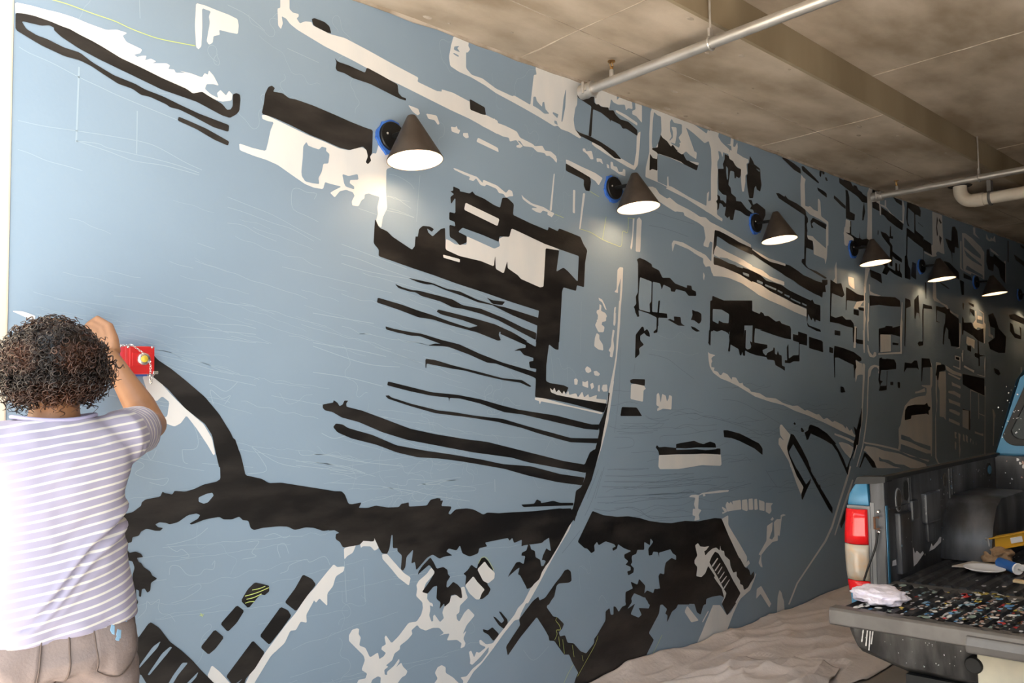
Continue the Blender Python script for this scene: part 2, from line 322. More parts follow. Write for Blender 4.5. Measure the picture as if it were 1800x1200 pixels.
# ------------------------------------------------------------------ the mural: flat paint on the wall plane
TRACES = """
T 0 0 4
w 105 15 230 42 320 68 400 85 520 122 620 165 750 212 820 208 895 232 862 252 888 295 1000 348 985 375 942 385 965 402 1000 392 1030 392 1018 425 1060 412 1098 432 1068 445 1170 445 1195 460 1182 485 1225 490 1235 512 1305 512 1258 497 1340 515 1420 545 1438 515 1462 525 1468 495 1500 530 1538 602 1500 592 1452 592 1440 625 1480 662 1535 690 1525 655 1550 632 1588 672 1610 638 1635 665 1628 705 1590 712 1560 715 1480 690 1430 660 1350 665 1310 640 1140 560 850 425 650 300 490 215 380 165 240 125 108 100
k 108 92 160 95 240 112 350 150 440 188 490 205 560 245 650 290 720 330 850 410 980 470 1140 550 1310 625 1355 658 1420 645 1460 672 1560 730 1595 772 1620 770 1635 745 1635 665 1660 655 1685 665 1690 700 1682 780 1660 805 1615 830 1560 812 1380 715 1135 630 960 545 700 420 560 345 430 260 380 215 378 195 345 178 290 182 150 148 185 205 260 250 330 275 450 335 560 370 650 440 800 530 950 590 1020 630 1150 680 1260 735 1400 800 1610 880 1605 928 1500 895 1360 820 1260 770 1195 755 1170 735 1050 680 990 668 930 625 830 590 730 525 640 465 560 425 450 395 290 320 230 285 108 210
k 1255 820 1360 865 1450 905 1610 995 1602 1025 1500 980 1380 908 1248 848
w 1378 22 1440 38 1530 75 1610 105 1670 135 1678 180 1672 240 1610 228 1540 210 1545 245 1500 255 1495 300 1470 315 1452 290 1475 160 1468 115 1482 80 1420 58 1422 190 1415 325 1395 348 1378 330 1370 180
y 7 360 0 480 35 640 95 800 150 920 205 1060 258 1160 285 1370 325
c 6 105 310 200 370 360 440 560 545 700 610 850 680 1250 845
c 6 100 840 300 885 540 920 830 965 1010 1000 1120 1040 1300 1140 1420 1195
c 6 535 990 690 1010 760 1040 950 1085 1100 1120 1260 1165 1400 1215
c 6 535 990 750 1060 940 1130 1160 1165 1400 1230
c 6 90 1040 200 1075 330 1130 460 1165 580 1200
c 12 555 470 545 760 535 1000
c 8 965 780 960 1080
c 5 980 0 985 130
T 400 0 4
w 370 -10 435 -10 435 65 460 90 498 98 500 115 485 130 508 165 545 150 590 155 600 180 720 240 825 268 980 350 1160 450 1340 545 1335 575 1470 640 1505 645 1505 628 1580 655 1700 725 1800 800 1900 850 1900 945 1800 890 1700 835 1560 770 1350 665 1200 590 1100 545 880 425 680 325 490 210 440 170 410 130 380 115 388 165 375 205 355 180 350 60 370 55
k 590 135 610 128 680 155 715 185 728 235 700 230 620 190 600 175
k 752 408 775 435 850 460 965 512 978 475 1080 530 1195 595 1200 655 1225 682 1255 692 1252 708 1210 695 1000 590 880 550 820 515 770 500 758 480 765 440
k 285 612 310 602 332 620 318 645 385 655 430 690 480 700 600 742 760 810 860 855 960 895 1020 915 1015 1075 1000 1100 1008 1130 985 1155 970 1140 985 1100 975 1055 950 1030 900 1045 855 1055 790 1040 680 990 580 950 440 880 330 830 238 800 255 720 262 660
w 1268 738 1340 765 1352 800 1335 812 1300 785
w 1395 798 1470 812 1490 870 1478 878 1455 845 1410 835
w 1570 890 1600 895 1610 885 1618 908 1635 915 1625 942 1575 925
w 1655 935 1690 935 1695 968 1675 972 1655 955
c 5 0 35 120 95 200 160 260 215
c 5 420 340 640 440
T 600 300 4
w 735 480 760 490 800 518 880 520 880 460 1075 548 1115 530 1105 480 1180 440 1195 400 1430 512 1535 555 1435 600 1425 830 1260 775 730 565
k 235 338 265 400 320 425 360 465 495 555 515 530 520 460 535 465 545 410 570 388 620 392 650 410 635 430 600 405 610 435 640 462 700 408 728 402 732 555 830 600 980 635 1070 672 1080 598 1084 690 1140 722 1165 635 1168 685 1240 735 1260 760 1395 820 1420 815 1435 545 1530 560 1510 710 1560 680 1590 705 1660 780 1668 600 1540 555 1430 515 1250 430 1195 405 1180 465 1110 462 1105 500 1000 455 850 400 820 430 880 460 880 505 830 525 800 490 760 465 758 380 800 392 795 360 757 345 757 290 800 300 800 190 770 235 765 185 790 165 765 145 785 140 785 110 830 130 832 145 900 160 920 145 940 170 1000 195 1070 240 1115 260 1130 190 1165 190 1212 235 1205 310 1330 370 1450 420 1455 395 1520 425 1530 405 1680 465 1700 515 1728 560 1712 650 1705 820 1655 805 1648 845 1560 820 1550 850 1545 960 1530 1210 1365 1210 1390 985 1200 925 1000 855 800 790 650 735 500 685 260 600 262 555 225 510
W 870 225 1108 340 1095 390 860 275
W 712 590 830 622 830 645 715 612
k 465 752 550 770 640 790 740 830 830 848 950 905 1100 950 1150 960 1390 1035 1380 1090 1200 1015 1060 945 960 925 850 880 720 835 640 800 600 800 540 785
k 1020 890 1060 910 1150 920 1130 945 1060 935
k 375 795 430 820 500 840 540 842 690 880 780 905 850 945 980 970 1150 1040 1270 1100 1370 1140 1365 1190 1270 1140 1100 1050 980 1005 850 970 780 960 700 920 560 880 520 855 480 850 400 825
k 255 892 420 940 530 980 640 1015 760 1060 900 1105 960 1090 850 1050 700 1010 668 990 680 975 780 1000 960 1045 1080 1080 1200 1135 1310 1200 1250 1200 1110 1130 1105 1155 1120 1190 1100 1195 950 1135 780 1090 640 1045 540 1030 410 980 248 925
k 310 1095 400 1120 540 1142 640 1175 780 1212 680 1210 560 1165 400 1140 315 1115
c 5 0 515 250 610 460 690
c 5 0 590 120 620 300 690 600 790
c 5 0 650 200 710 480 760
c 5 320 180 380 190 440 230 490 265
c 5 320 280 420 300 510 330
w 1500 20 1478 280 1470 285 1465 270 1492 22
w 1640 135 1642 298 1630 298 1628 135
w 1712 160 1680 405 1672 412 1672 400 1698 160
w 1265 168 1285 190 1340 230 1420 255 1460 280 1498 300 1478 328 1465 318 1448 310 1450 290 1415 280 1400 298 1370 290 1338 270 1342 262 1378 262 1320 235 1275 200
T 550 550 3.269
k 1300 -30 1418 -30 1410 212 1390 208 1355 180 1340 300 1338 390 1360 402 1440 415 1468 428 1455 455 1430 470 1500 490 1690 522 1670 572 1500 525 1390 500 1275 482 1280 375 1252 362 1050 290 1000 285 900 240 780 195 740 190 660 187 700 175 735 178 610 132 560 130 420 95 415 76 450 88 560 110 620 118 740 155 840 180 960 235 1090 285 1210 320 1280 340 1282 320 1245 315 1240 280 1265 275 1265 258 1210 240 1190 215 1155 218 1180 205 1220 200 1222 185 1075 120 1080 105 1225 165 1280 195 1288 60
k 645 262 700 270 800 300 960 340 1090 375 1200 385 1255 420 1245 425 1190 400 1090 385 960 355 870 330 800 320 652 290 650 316 645 314
k 430 393 560 425 680 455 830 470 960 495 1080 530 1180 555 1400 590 1500 615 1600 640 1645 640 1640 672 1560 665 1400 628 1200 582 1100 570 960 520 840 490 785 488 782 508 778 486 680 475 560 450 425 415
k 415 475 435 472 450 485 560 520 720 560 800 568 930 590 1090 608 1230 650 1380 690 1480 718 1640 720 1630 748 1480 742 1380 715 1290 690 1200 660 1060 625 900 600 700 575 560 535 430 492
k 55 525 115 515 118 500 140 515 152 535 170 525 180 502 202 503 190 520 192 538 280 560 400 605 560 665 700 695 880 725 1000 740 1160 780 1300 815 1440 850 1560 870 1590 800 1620 780 1600 900 1565 918 1440 895 1240 858 1140 830 920 800 760 770 540 728 400 685 260 625 165 600 110 568 70 560 55 545
k 115 655 130 635 170 640 200 660 340 700 480 760 640 790 780 810 960 840 1090 868 1250 880 1420 925 1560 945 1545 990 1400 970 1240 935 1100 895 960 870 840 850 720 835 600 828 480 800 360 755 220 720 140 685
k 1195 1100 1270 1095 1285 1070 1308 1080 1310 1092 1380 1078 1420 1090 1495 1090 1495 1105 1380 1108 1260 1112 1210 1115
k 1697 455 1690 525 1665 590 1640 645 1645 680 1630 748 1620 785 1590 800 1570 870 1565 940 1540 1000 1510 1020 1500 1090 1485 1150 1500 1200 1520 1140 1600 960 1650 780 1690 560 1705 460
w 1275 485 1330 490 1470 530 1665 572 1660 582 1480 540 1310 507 1303 525 1298 505 1275 498
W 1360 430 1375 445 1385 428 1395 455 1410 440 1430 465 1440 445 1450 470 1465 445 1470 470 1510 460 1520 485 1545 450 1555 485 1580 465 1585 485 1630 470 1625 492 1685 498 1680 520 1500 490 1400 470 1365 455
w 1563 320 1575 305 1595 318 1600 335 1582 345 1568 338
w 1612 335 1630 332 1650 350 1640 362 1618 358
w 1500 380 1512 375 1522 385 1518 412 1502 412
w 1548 390 1562 398 1580 388 1582 430 1565 425 1548 418
w 1592 408 1608 400 1615 425 1600 440
w 1638 415 1648 412 1648 452 1636 448
w 1665 412 1690 410 1692 450 1668 452 1658 435
w 1640 -20 1680 0 1690 20 1650 60 1675 80 1670 110 1640 110 1620 70 1635 40
w 1630 115 1645 125 1645 150 1665 180 1668 215 1640 210 1615 190 1620 140
w 1730 -10 1740 0 1738 60 1730 75 1725 65
w 1722 95 1733 100 1725 150 1730 200 1720 255 1705 250 1708 225 1698 215 1712 190 1715 150
c 5 0 0 170 30 350 60
c 5 0 170 240 210 420 250
c 5 0 190 300 290 500 310
c 5 0 340 200 370 400 420
c 5 50 690 120 720 200 700
c 5 0 810 100 820 240 850 520 880
c 5 20 860 180 880 300 920
c 5 400 1000 560 1020 700 1050 900 1080
c 5 600 990 720 965 820 960
T 0 520 4
w 80 105 160 108 250 140 240 170 180 150
k 1070 405 1110 450 1200 510 1300 590 1440 710 1540 830 1620 960 1690 1110 1712 1210 1540 1210 1515 1100 1490 980 1440 900 1300 790 1180 655 1070 565
w 1000 565 1060 560 1130 610 1200 690 1290 780 1430 900 1490 1000 1512 1110 1500 1120 1460 1050 1380 930 1310 840 1270 895 1225 918 1150 890 1142 860 1175 845 1190 745 1140 705 1100 740 1065 720 1040 690
c 5 380 20 540 40 700 60 900 95 1080 130 1290 150
c 5 800 0 1000 20 1180 60 1390 125
c 5 1360 165 1500 195 1700 205 1800 230
c 5 1450 15 1560 45 1800 75
c 5 1220 205 1420 235 1600 250 1800 270
c 5 1260 290 1500 295 1800 330
c 5 780 205 910 215
c 5 800 260 950 275 1150 320
c 5 1090 410 1280 455 1400 490 1500 520 1640 550
c 5 1120 470 1300 530 1560 580 1800 630
c 5 1470 620 1500 625 1590 670 1670 605
c 5 1500 760 1480 660 1560 720 1620 700 1580 760
c 5 930 960 940 1120 1010 1080 1060 1150 1100 1080
c 5 1280 1080 1380 1070 1390 990 1350 880
T 200 780 4
k 700 -40 745 150 748 245 720 265 630 285 560 318 500 335 440 330 425 330 410 355 360 345 340 335 325 370 220 390 195 410 190 435 130 480 60 495 20 500 20 800 72 800 90 815 130 825 145 870 130 920 130 970 105 985 125 1020 130 1090 145 1100 135 1145 150 1148 172 1110 155 1080 155 1020 175 1030 175 1070 190 1075 195 1020 215 1015 235 1045 255 1030 260 975 305 945 270 925 255 895 210 865 190 835 175 830 160 800 205 795 190 770 150 755 110 765 90 740 80 700 125 690 130 655 175 645 190 615 230 595 290 610 325 610 345 590 310 585 290 565 320 550 370 555 390 565 450 550 520 500 580 488 605 500 590 525 530 560 545 567 640 530 740 512 770 530 830 530 880 510 905 535 945 540 960 590 985 605 1040 590 1160 578 1220 580 1270 605 1350 585 1410 590 1470 612 1540 600 1585 625 1560 635 1560 670 1590 690 1610 728 1720 705 1735 680 1830 685 1830 448 1720 450 1740 412 1660 425 1645 415 1610 340 1540 330 1450 315 1290 290 1180 272 1090 275 1040 245 925 220 900 110 850 -40
B 595 375 650 350 690 342 700 362 660 410 630 420 595 405
k 990 972 1050 985 1090 995 1092 1035 1060 1062 1030 1055 945 1155 892 1102 940 1020
w 1545 845 1570 865 1622 860 1615 895 1560 930 1540 1000 1500 1050 1500 1138 1470 1110 1445 1085 1420 1115 1400 1090 1330 1190 1265 1220 1340 1100 1410 1010 1490 910
w 1620 735 1700 705 1680 760 1640 785 1620 812
y 6 970 1025 1020 1015 1062 998
y 6 920 1068 1000 1045 1088 1008
y 6 930 1090 980 1078 1035 1052
y 6 920 1118 950 1108 985 1105
c 5 370 710 430 700 540 670 600 640 660 590
c 5 380 720 440 755 480 740 530 790 470 800
c 5 940 690 1020 685 970 760 1000 790 900 810
c 5 1170 800 1150 720 1200 700 1230 770
c 5 390 920 400 860 460 860 520 920 600 920 640 880 700 880 710 820 690 850
c 5 1060 650 1130 630 1200 660 1240 640
c 5 1170 910 1220 890 1240 850 1350 810 1380 830 1480 790 1520 850
c 5 970 20 1040 110 1070 190 940 210
c 5 970 20 1150 130 1310 165
c 5 1300 45 1330 80 1500 75 1760 125
c 5 1280 120 1500 140 1740 200
c 5 1280 150 1450 170 1640 190
c 5 120 120 190 130 210 160 150 210 280 250 380 240 350 290 250 270
c 5 480 40 490 120 520 140
T 200 960 5
k 1660 245 1740 285 1775 335 1700 430 1600 570 1500 490 1590 370
k 1465 530 1530 560 1558 610 1480 720 1365 865 1280 785
k 1220 825 1325 930 1240 1070 1160 1160 1145 1210 1085 1210 1130 1160 1060 1210 1030 1200 985 1140
k 1080 515 1145 565 1080 670 1000 750 935 680
k 885 728 968 798 890 900 830 950 760 885
k 100 850 215 800 300 680 325 665 400 715 490 835 590 910 690 1000 760 1080 890 1210 290 1210 235 1120 100 1130
B 410 830 380 890 220 1070 225 1040 340 880
B 490 880 510 885 460 950 310 1130 295 1125 420 940
B 600 1020 650 1020 560 1130 510 1215 470 1215 520 1130
B 742 1098 720 1150 660 1215 625 1215
w 860 1042 930 1100 1030 1210 890 1210 820 1140
w 1800 325 1800 395 1790 400 1785 490 1760 470 1740 510 1690 600 1695 670 1640 660 1600 735 1550 740 1500 850 1380 960 1240 1190 1230 1215 1150 1215 1200 1110 1250 1050 1330 930 1500 700 1600 580 1690 440
y 6 750 605 788 598
y 6 760 585 775 618
c 5 200 640 280 560 290 480 330 510 400 465 390 540 420 590 490 600 540 660
c 5 500 500 620 460 760 370 740 330 650 380
T 400 190 5
w 300 62 340 62 440 110 560 168 700 235 860 300 980 355 1070 372 1130 350 1185 345 1220 370 1250 430 1275 395 1305 400 1325 320 1440 380 1600 300 1560 480 1395 535 1390 720 1402 880 1362 960 1350 1050 1320 1030 1305 985 1320 930 1315 870 1335 780 1280 765 1240 750 1205 758 1200 795 1175 810 1150 862 1095 855 1090 820 1115 770 1100 740 1040 718 985 730 940 785 900 745 930 725 1000 690 900 665 855 650 838 712 760 700 680 668 560 585 440 500 340 455 230 420 105 370 100 310 215 350 335 378 355 300 375 200 405 125 345 112 305 95
B 690 298 705 330 740 345 800 365 825 340 865 350 862 378 893 405 882 488 838 490 825 560 795 615 802 668 740 660 680 645 650 600 645 560 658 430 662 335
B 1005 580 1060 598 1140 580 1148 630 1075 632 1070 660 1110 690 1108 715 1035 690 1020 660
c 5 0 780 200 860 400 940 620 1060 820 1160
c 5 0 870 160 920 400 1010 560 1060 760 1170
c 5 0 1010 140 1030 260 1100 430 1170
c 5 560 800 570 720 620 705 700 740 780 750 760 800
c 5 560 800 580 890 700 950 800 1000
c 5 1150 880 1310 935
c 5 1420 580 1500 600 1600 660 1640 710
c 5 1410 770 1480 800 1600 820
c 5 1420 880 1520 910 1640 960
c 5 1690 590 1660 1000
T 580 820 5
k -20 215 100 215 130 245 160 325 200 330 275 312 240 360 330 362 400 340 500 358 600 355 625 325 660 320 690 312 692 350 850 340 880 290 940 275 970 280 968 298 992 295 975 345 1060 348 1065 360 1038 410 1055 420 1100 375 1200 365 1260 375 1345 420 1380 402 1480 408 1600 400 1800 390 2020 365 2080 375 2110 372 2170 420 2100 520 1980 600 1980 720 1940 745 1920 610 1860 670 1700 690 1680 700 1685 640 1615 670 1600 625 1575 650 1560 625 1360 665 1380 700 1310 715 1300 760 1225 790 1160 760 1140 690 1110 735 1040 718 1020 745 1075 778 1000 790 960 808 900 770 850 800 755 910 745 835 712 850 730 725 670 790 660 880 640 912 620 900 630 780 590 740 590 715 550 715 548 600 538 600 520 720 500 765 455 760 430 720 380 610 300 640 260 685 120 710 100 690 80 650 45 630 50 590 85 580 70 555 -20 560
w 120 715 228 685 200 755 150 785 125 815
w 260 665 300 645 370 660 358 618 375 605 430 700 420 720 390 738 355 700 290 698 270 712
w 455 770 500 765 600 880 650 935 708 972 692 1045 600 975 540 900 460 810
k 880 795 910 840 935 895 995 880 1030 905 1035 945 1055 965 1025 1010 1020 1055 1035 1060 1080 1010 1120 1035 1150 1070 1160 1150 1145 1155 1100 1120 1060 1130 1050 1190 1005 1230 1000 1200 960 1250 970 1190 932 1160 940 1045 905 1055 855 1115 805 1100 870 1010 920 925 870 860 800 920 770 950 775 920 810 870
w 910 885 918 935 840 1025 810 1095 855 1115 850 1180 900 1200 905 1230 800 1180 755 1135 765 1075 758 1040 780 1000 850 940 885 890
k 1240 860 1280 890 1290 890 1300 850 1325 805 1355 795 1390 830 1432 905 1400 930 1380 1030 1410 1075 1390 1120 1340 1160 1305 1165 1250 1100 1185 1045 1195 960 1170 940 1210 905
W 1290 900 1355 830 1390 880 1445 930 1440 980 1385 1025 1340 1000
W 1182 1042 1255 960 1290 1010 1355 1078 1330 1110 1310 1165 1280 1165 1220 1110
y 4 1300 850 1325 803 1358 793 1392 828 1435 908
c 5 0 30 160 60 260 55 400 85
c 5 0 60 120 70 240 110
c 5 0 140 200 150 480 175 620 215 740 240
c 5 530 140 600 160 670 160 700 110 900 120 1150 90
c 8 810 150 930 155 1000 130 1120 115
c 5 720 230 740 285 800 300 880 240 1020 235 1020 290 1080 265
c 5 1080 165 1260 180 1260 210 1060 215
c 9 1448 110 1450 220
c 7 295 880 310 1190
c 7 125 830 145 1190
T 580 960 5
w 895 180 918 230 840 325 815 400 855 415 852 460 875 490 880 560 870 605 890 660 905 655 905 610 918 598 965 665 1000 630 985 580 1010 510 1050 480 1065 435 1110 425 1145 455 1160 450 1148 360 1180 352 1195 410 1210 450 1140 520 1135 580 1110 600 1115 640 1135 660 1180 580 1215 545 1272 605 1200 690 1165 770 1198 740 1170 810 1190 850 1180 880 1145 895 1155 850 1115 820 1025 825 1050 765 1000 770 960 785 1000 760 960 715 900 715 840 740 790 720 765 690 715 735 722 770 680 820 615 870 612 905 565 940 545 1000 490 1045 512 1055 475 1085 480 1125 500 1130 500 1100 560 1050 605 985 610 1010 580 1060 625 1020 640 1055 680 1095 665 1130 630 1150 600 1190 590 1215 440 1215 445 1150 420 1140 370 1170 355 1215 230 1215 250 1170 310 1160 325 1115 275 1085 305 1000 295 960 235 900 165 830 165 780 195 730 235 718 255 725 250 770 270 800 255 870 310 890 350 975 420 930 432 990 470 965 490 935 450 905 455 880 490 860 478 800 490 780 540 850 600 790 690 670 760 660 800 600 815 540 810 490 755 430 770 380
w 945 1060 980 1042 1015 1060 1015 1110 1080 1150 1145 1215 905 1215 945 1160 920 1110
k 1480 570 1500 575 1555 640 1560 670 1525 725 1480 690 1430 615 1450 620 1505 675 1530 650
k 1340 725 1385 738 1425 708 1485 770 1435 832 1390 775 1345 750
w 1810 280 1770 350 1700 490 1650 540 1620 600 1570 665 1480 780 1430 850 1370 860 1325 820 1310 825 1315 860 1370 885 1310 935 1285 925 1265 975 1240 915 1220 925 1232 1000 1228 1030 1250 1040 1320 970 1395 880 1390 930 1330 1010 1250 1075 1200 1140 1145 1150 1170 1180 1165 1215 1190 1220 1260 1100 1330 1030 1430 900 1530 760 1620 650 1660 640 1680 580 1760 420 1830 330
T 860 820 5
w 905 0 932 -5 860 180 800 290 740 450 700 560 620 690 520 870 430 1040 340 1200 295 1200 400 1030 500 860 560 740 640 610 720 460 790 280 850 150
w 905 0 932 -5 990 -180 1045 -400 1095 -750 1085 -760 1030 -420 970 -180
k 340 680 358 690 365 725 400 740 405 795 445 815 455 875 485 865 495 830 480 820 460 820 470 780 500 715 525 735 555 740 640 620 730 440 760 370 725 370 600 700 430 975 370 1060 330 1075 315 1040 270 955 250 945 265 885 240 900 160 970 180 930 235 840 265 835 300 855 315 785 280 780 285 755 325 735
k 690 400 600 370 720 365 730 460 680 560 610 690 520 840 470 900 440 985 370 1050 440 940 470 880 490 840 540 740 560 700 530 640 545 610 480 650 350 670 300 690 250 500
k 905 388 1000 425 1120 440 1220 435 1320 450 1400 475 1500 490 1600 495 1720 475 1830 480 1980 450 2040 455 2100 600 2250 920 2265 880 2300 980 2290 1000 2280 1060 2240 1080 2200 1020 2150 1060 2200 1110 2160 1180 2130 1215 1630 1200 1650 1180 1690 1165 1705 1130 1690 1095 1660 1085 1625 1080 1640 1040 1665 985 1670 1020 1700 1010 1730 1050 1775 1015 1755 1090 1800 1080 1800 1180 1750 1120 1730 1180 1760 1210 1400 1210 1380 1160 1320 1130 1270 1110 1245 1160 1260 1200 1195 1200 1195 1110 1235 1080 1260 1070 1240 1010 1300 1035 1315 985 1370 1045 1360 1115 1385 1085 1440 1110 1450 1072 1500 1075 1490 1010 1485 960 1500 935 1535 945 1540 880 1550 840 1600 800 1640 820 1640 780 1610 760 1590 725 1490 755 1490 798 1480 750 1440 745 1430 775 1400 780 1395 720 1440 660 1415 630 1410 690 1360 660 1360 730 1300 730 1290 765 1255 780 1250 800 1255 840 1240 860 1270 890 1265 930 1220 955 1210 920 1240 910 1240 880 1195 860 1220 830 1185 800 1185 770 1245 740 1180 715 1130 680 1120 720 1085 740 1080 715 1110 700 1095 680 1020 655 960 690 945 660 920 690 925 740 895 760 860 720 835 715 775 660
k 660 910 690 900 715 920 722 1000 700 1018 610 1025 590 1045 570 1130 520 1215 365 1215 430 1140 440 1175 490 1150 580 1020 630 960
d 4 1040 25 1200 20 1400 18
d 4 1020 80 1250 80 1500 70 1800 60
d 4 1010 130 1300 128 1500 130 1800 90
d 4 990 175 1200 180 1450 185 1800 140
d 4 950 268 1200 260 1500 240 1800 225
d 4 950 315 1200 318 1400 290 1600 280
d 4 920 370 1060 390 1220 355 1320 380 1420 450 1600 445
d 4 990 40 900 300 840 430
d 4 960 20 860 280
d 4 800 560 640 760
d 4 1010 0 930 280
T 860 960 5
k 430 440 440 475 500 455 590 340 570 440 500 530 560 615 595 620 655 680 640 720 610 755 620 790 665 780 685 845 740 850 800 920 850 940 880 900 920 850 920 810 945 780 985 710 1020 650 1020 570 1055 540 1065 600 1090 600 1090 525 1110 530 1135 575 1165 530 1200 515 1195 400 1250 375 1275 410 1245 450 1250 500 1280 500 1240 595 1310 625 1338 600 1310 540 1400 545 1410 510 1365 450 1380 400 1440 410 1480 370 1640 370 1700 420 1690 470 1620 500 1660 505 1640 545 1605 570 1560 668 1565 605 1545 590 1560 550 1520 510 1500 515 1490 590 1400 760 1445 820 1390 930 1360 1010 870 1215 740 1215 760 1150 780 1110 730 1020 700 950 655 950 570 830 525 828 520 790 480 720 415 620 270 800 160 960 145 880 270 690 260 640 380 480
B 1370 450 1380 500 1410 515 1395 545 1340 520 1310 540 1335 600 1310 625 1240 595 1280 500 1210 550 1250 490 1250 450 1270 410 1310 435 1370 450
y 4 590 620 580 650 610 690 620 730 585 735 590 770 570 820
y 4 605 790 615 880
y 4 640 815 655 940
y 4 725 865 740 970
y 4 810 955 820 1005
y 4 950 785 925 860 860 980 770 1140
y 4 735 1035 690 1110 650 1200
y 4 1515 775 1410 990
w 1740 522 1800 600 1840 650 1775 668 1715 575
c 4 300 910 390 1000 520 880
c 4 960 480 990 430 1040 500
T 1140 820 5
w 640 460 700 425 700 510 740 580 790 660 865 790 865 830 848 850 880 820 890 850 855 885 830 865 780 770 700 640 660 560
w 645 350 680 370 690 395 650 415 645 400 668 398 645 365
w 690 395 675 340 690 305 710 325 722 305 740 335 735 302 808 290 815 375 740 385
w 820 292 865 285 872 380 862 392 820 375
w 878 282 915 278 918 378 880 378
w 928 285 952 280 960 375 930 380
w 968 290 1018 308 1018 390 972 380
w 1030 315 1092 320 1075 345 1080 390 1062 415 1028 395
w 1070 465 1090 440 1100 460 1085 475
w 1090 485 1085 560 1060 630 1085 640 1105 610 1100 490 1125 460 1160 460 1160 425 1185 415 1205 425 1170 440 1160 540 1150 610 1135 600 1135 650 1090 660 1040 710 990 775 990 830 1002 885 985 880 965 845 985 780 965 770 990 730 1035 650 1040 520
w 355 265 375 248 410 245 440 250 470 230 620 208 705 205 700 220 560 235 495 240 500 255 480 262 475 240 440 255 435 370 465 380 440 420 448 465 400 475 410 435 385 425 388 370 410 370 398 330 410 272
W 405 690 430 670 450 700 490 705 530 695 500 735 485 740 495 780 520 750 555 720 590 708 620 735 625 690 635 735 660 740 665 780 710 820 715 870 740 930 770 920 770 960 800 1000 800 1030 825 1040 835 1085 870 1060 945 935 920 1010 870 1100 830 1120 770 1215 760 1190 805 1110 740 1000 680 880 610 760 580 745 550 790 530 840 610 980 650 1060 680 1110 668 1150 640 1200 640 1190 660 1150 640 1070 590 1000 570 970 580 960 520 870 495 935 460 970 415 960 425 880 400 850 400 820 425 780
W 600 800 550 870 560 880 608 805
W 622 845 575 910 585 918 628 850
W 640 875 600 940 608 945 645 880
W 660 920 615 985 622 990 665 925
W 680 958 630 1020 640 1025 685 962
W 705 988 650 1070 660 1075 710 992
w 945 1160 950 1090 985 1050 1030 1120 1080 1210 1045 1210 980 1105
w 1155 1085 1170 1110 1190 1210 1135 1210 1135 1140
w 1780 0 1740 150 1680 330 1620 530 1560 660 1450 820 1310 1030 1240 1210 1225 1210 1300 1020 1440 810 1545 650 1605 520 1660 340 1735 100 1770 -10
w 1800 120 1760 250 1720 360 1640 605 1632 600 1710 340 1790 110
w 1240 -10 1280 -10 1330 80 1365 150 1360 200 1340 250 1330 210 1310 170 1320 150
k 1285 0 1310 30 1385 160 1425 100 1420 140 1390 200 1350 295 1340 240 1365 180 1330 80
k 1380 -10 1420 0 1430 60 1470 110 1475 150 1495 170 1505 150 1510 185 1550 250 1615 360 1615 415 1580 370 1520 260 1470 170
k 1715 0 1760 10 1748 75
k 1770 255 1795 300 1785 340 1740 440 1690 545 1680 500 1730 360
B 505 1160 560 1140 630 1130 660 1150 640 1215 500 1215
d 4 0 140 200 125 500 105 700 90
d 4 0 190 240 175 440 155 600 165
d 4 0 245 200 235 400 215
d 4 0 270 200 280 350 265
d 4 0 430 180 445 380 430
d 4 700 200 860 155 900 150
d 4 1030 30 1080 110 1130 180
T 760 40 5
w 186 118 245 145 260 140 320 155 315 205 330 235 310 262 295 262 295 400 345 458 440 490 560 580 700 645 720 640 860 722 880 550 890 460 915 455 905 400 920 368 1050 400 1180 450 1300 490 1400 530 1420 600 1360 640 1310 545 1280 560 1270 720 1255 750 1240 850 1250 930 1310 1010 1290 1015 1200 960 1130 935 1100 905 1070 910 940 830 800 750 690 690 560 620 460 550 340 480 230 430 155 380 145 300 165 190
B 885 650 905 650 915 690 960 740 965 700 980 695 990 760 1025 800 980 800 940 765 900 740 880 730
B 1172 585 1165 740 1140 870 1130 870 1150 670 1165 600
B 1055 785 1105 805 1095 840 1055 800
B 1068 860 1090 865 1098 900 1070 885
B 185 265 230 290 225 302 180 275
B 190 210 235 205 215 225 240 260 200 245 185 235
k 325 672 345 680 460 745 468 812 440 808 330 765
w -20 605 40 600 80 605 90 588 180 615 320 690 420 740 470 815 530 850 545 840 570 880 640 905 740 955 770 1010 880 1065 900 1085 965 1080 990 1125 1040 1130 1090 1175 1080 1215 1050 1170 1000 1170 985 1145 920 1135 880 1095 800 1085 770 1040 745 1035 795 1085 770 1100 740 1095 735 1080 765 1070 735 1030 680 1045 670 1010 620 1000 440 910 340 845 230 800 100 730 -20 670
w 400 1010 500 1060 575 1100 582 1138 490 1095 385 1045
k 1280 560 1360 640 1370 620 1310 545 1420 650 1420 700 1440 720 1460 715 1480 740 1545 745 1550 770 1590 770 1610 810 1650 850 1720 870 1800 945 1800 995 1700 930 1670 930 1650 895 1565 855 1562 875 1555 850 1480 790 1410 760 1395 1000 1370 995 1395 735 1340 700 1272 655
k 1250 935 1290 965 1385 1000 1480 1050 1600 1130 1660 1200 1600 1190 1480 1090 1320 1005 1295 995
w 1420 600 1580 590 1620 610 1620 680 1650 650 1720 680 1750 660 1758 760 1720 750 1700 770 1690 720 1630 720 1590 700 1570 670 1550 775 1525 775 1500 740 1460 720 1430 710
w 1610 765 1700 810 1800 880 1800 905 1700 840 1610 785
w 1400 1045 1500 1095 1620 1180 1640 1215 1540 1165 1450 1105 1420 1085
w 1320 1105 1340 1105 1350 1130 1400 1125 1415 1200 1390 1200 1360 1155 1320 1125
T 960 130 5
w 780 255 840 275 840 430 815 400 790 370 755 355 755 325 785 310
w 810 515 828 505 820 640 805 800 775 845 720 820 600 750 540 715 520 690 440 650 400 615 405 590 520 660 770 808 790 690 795 545
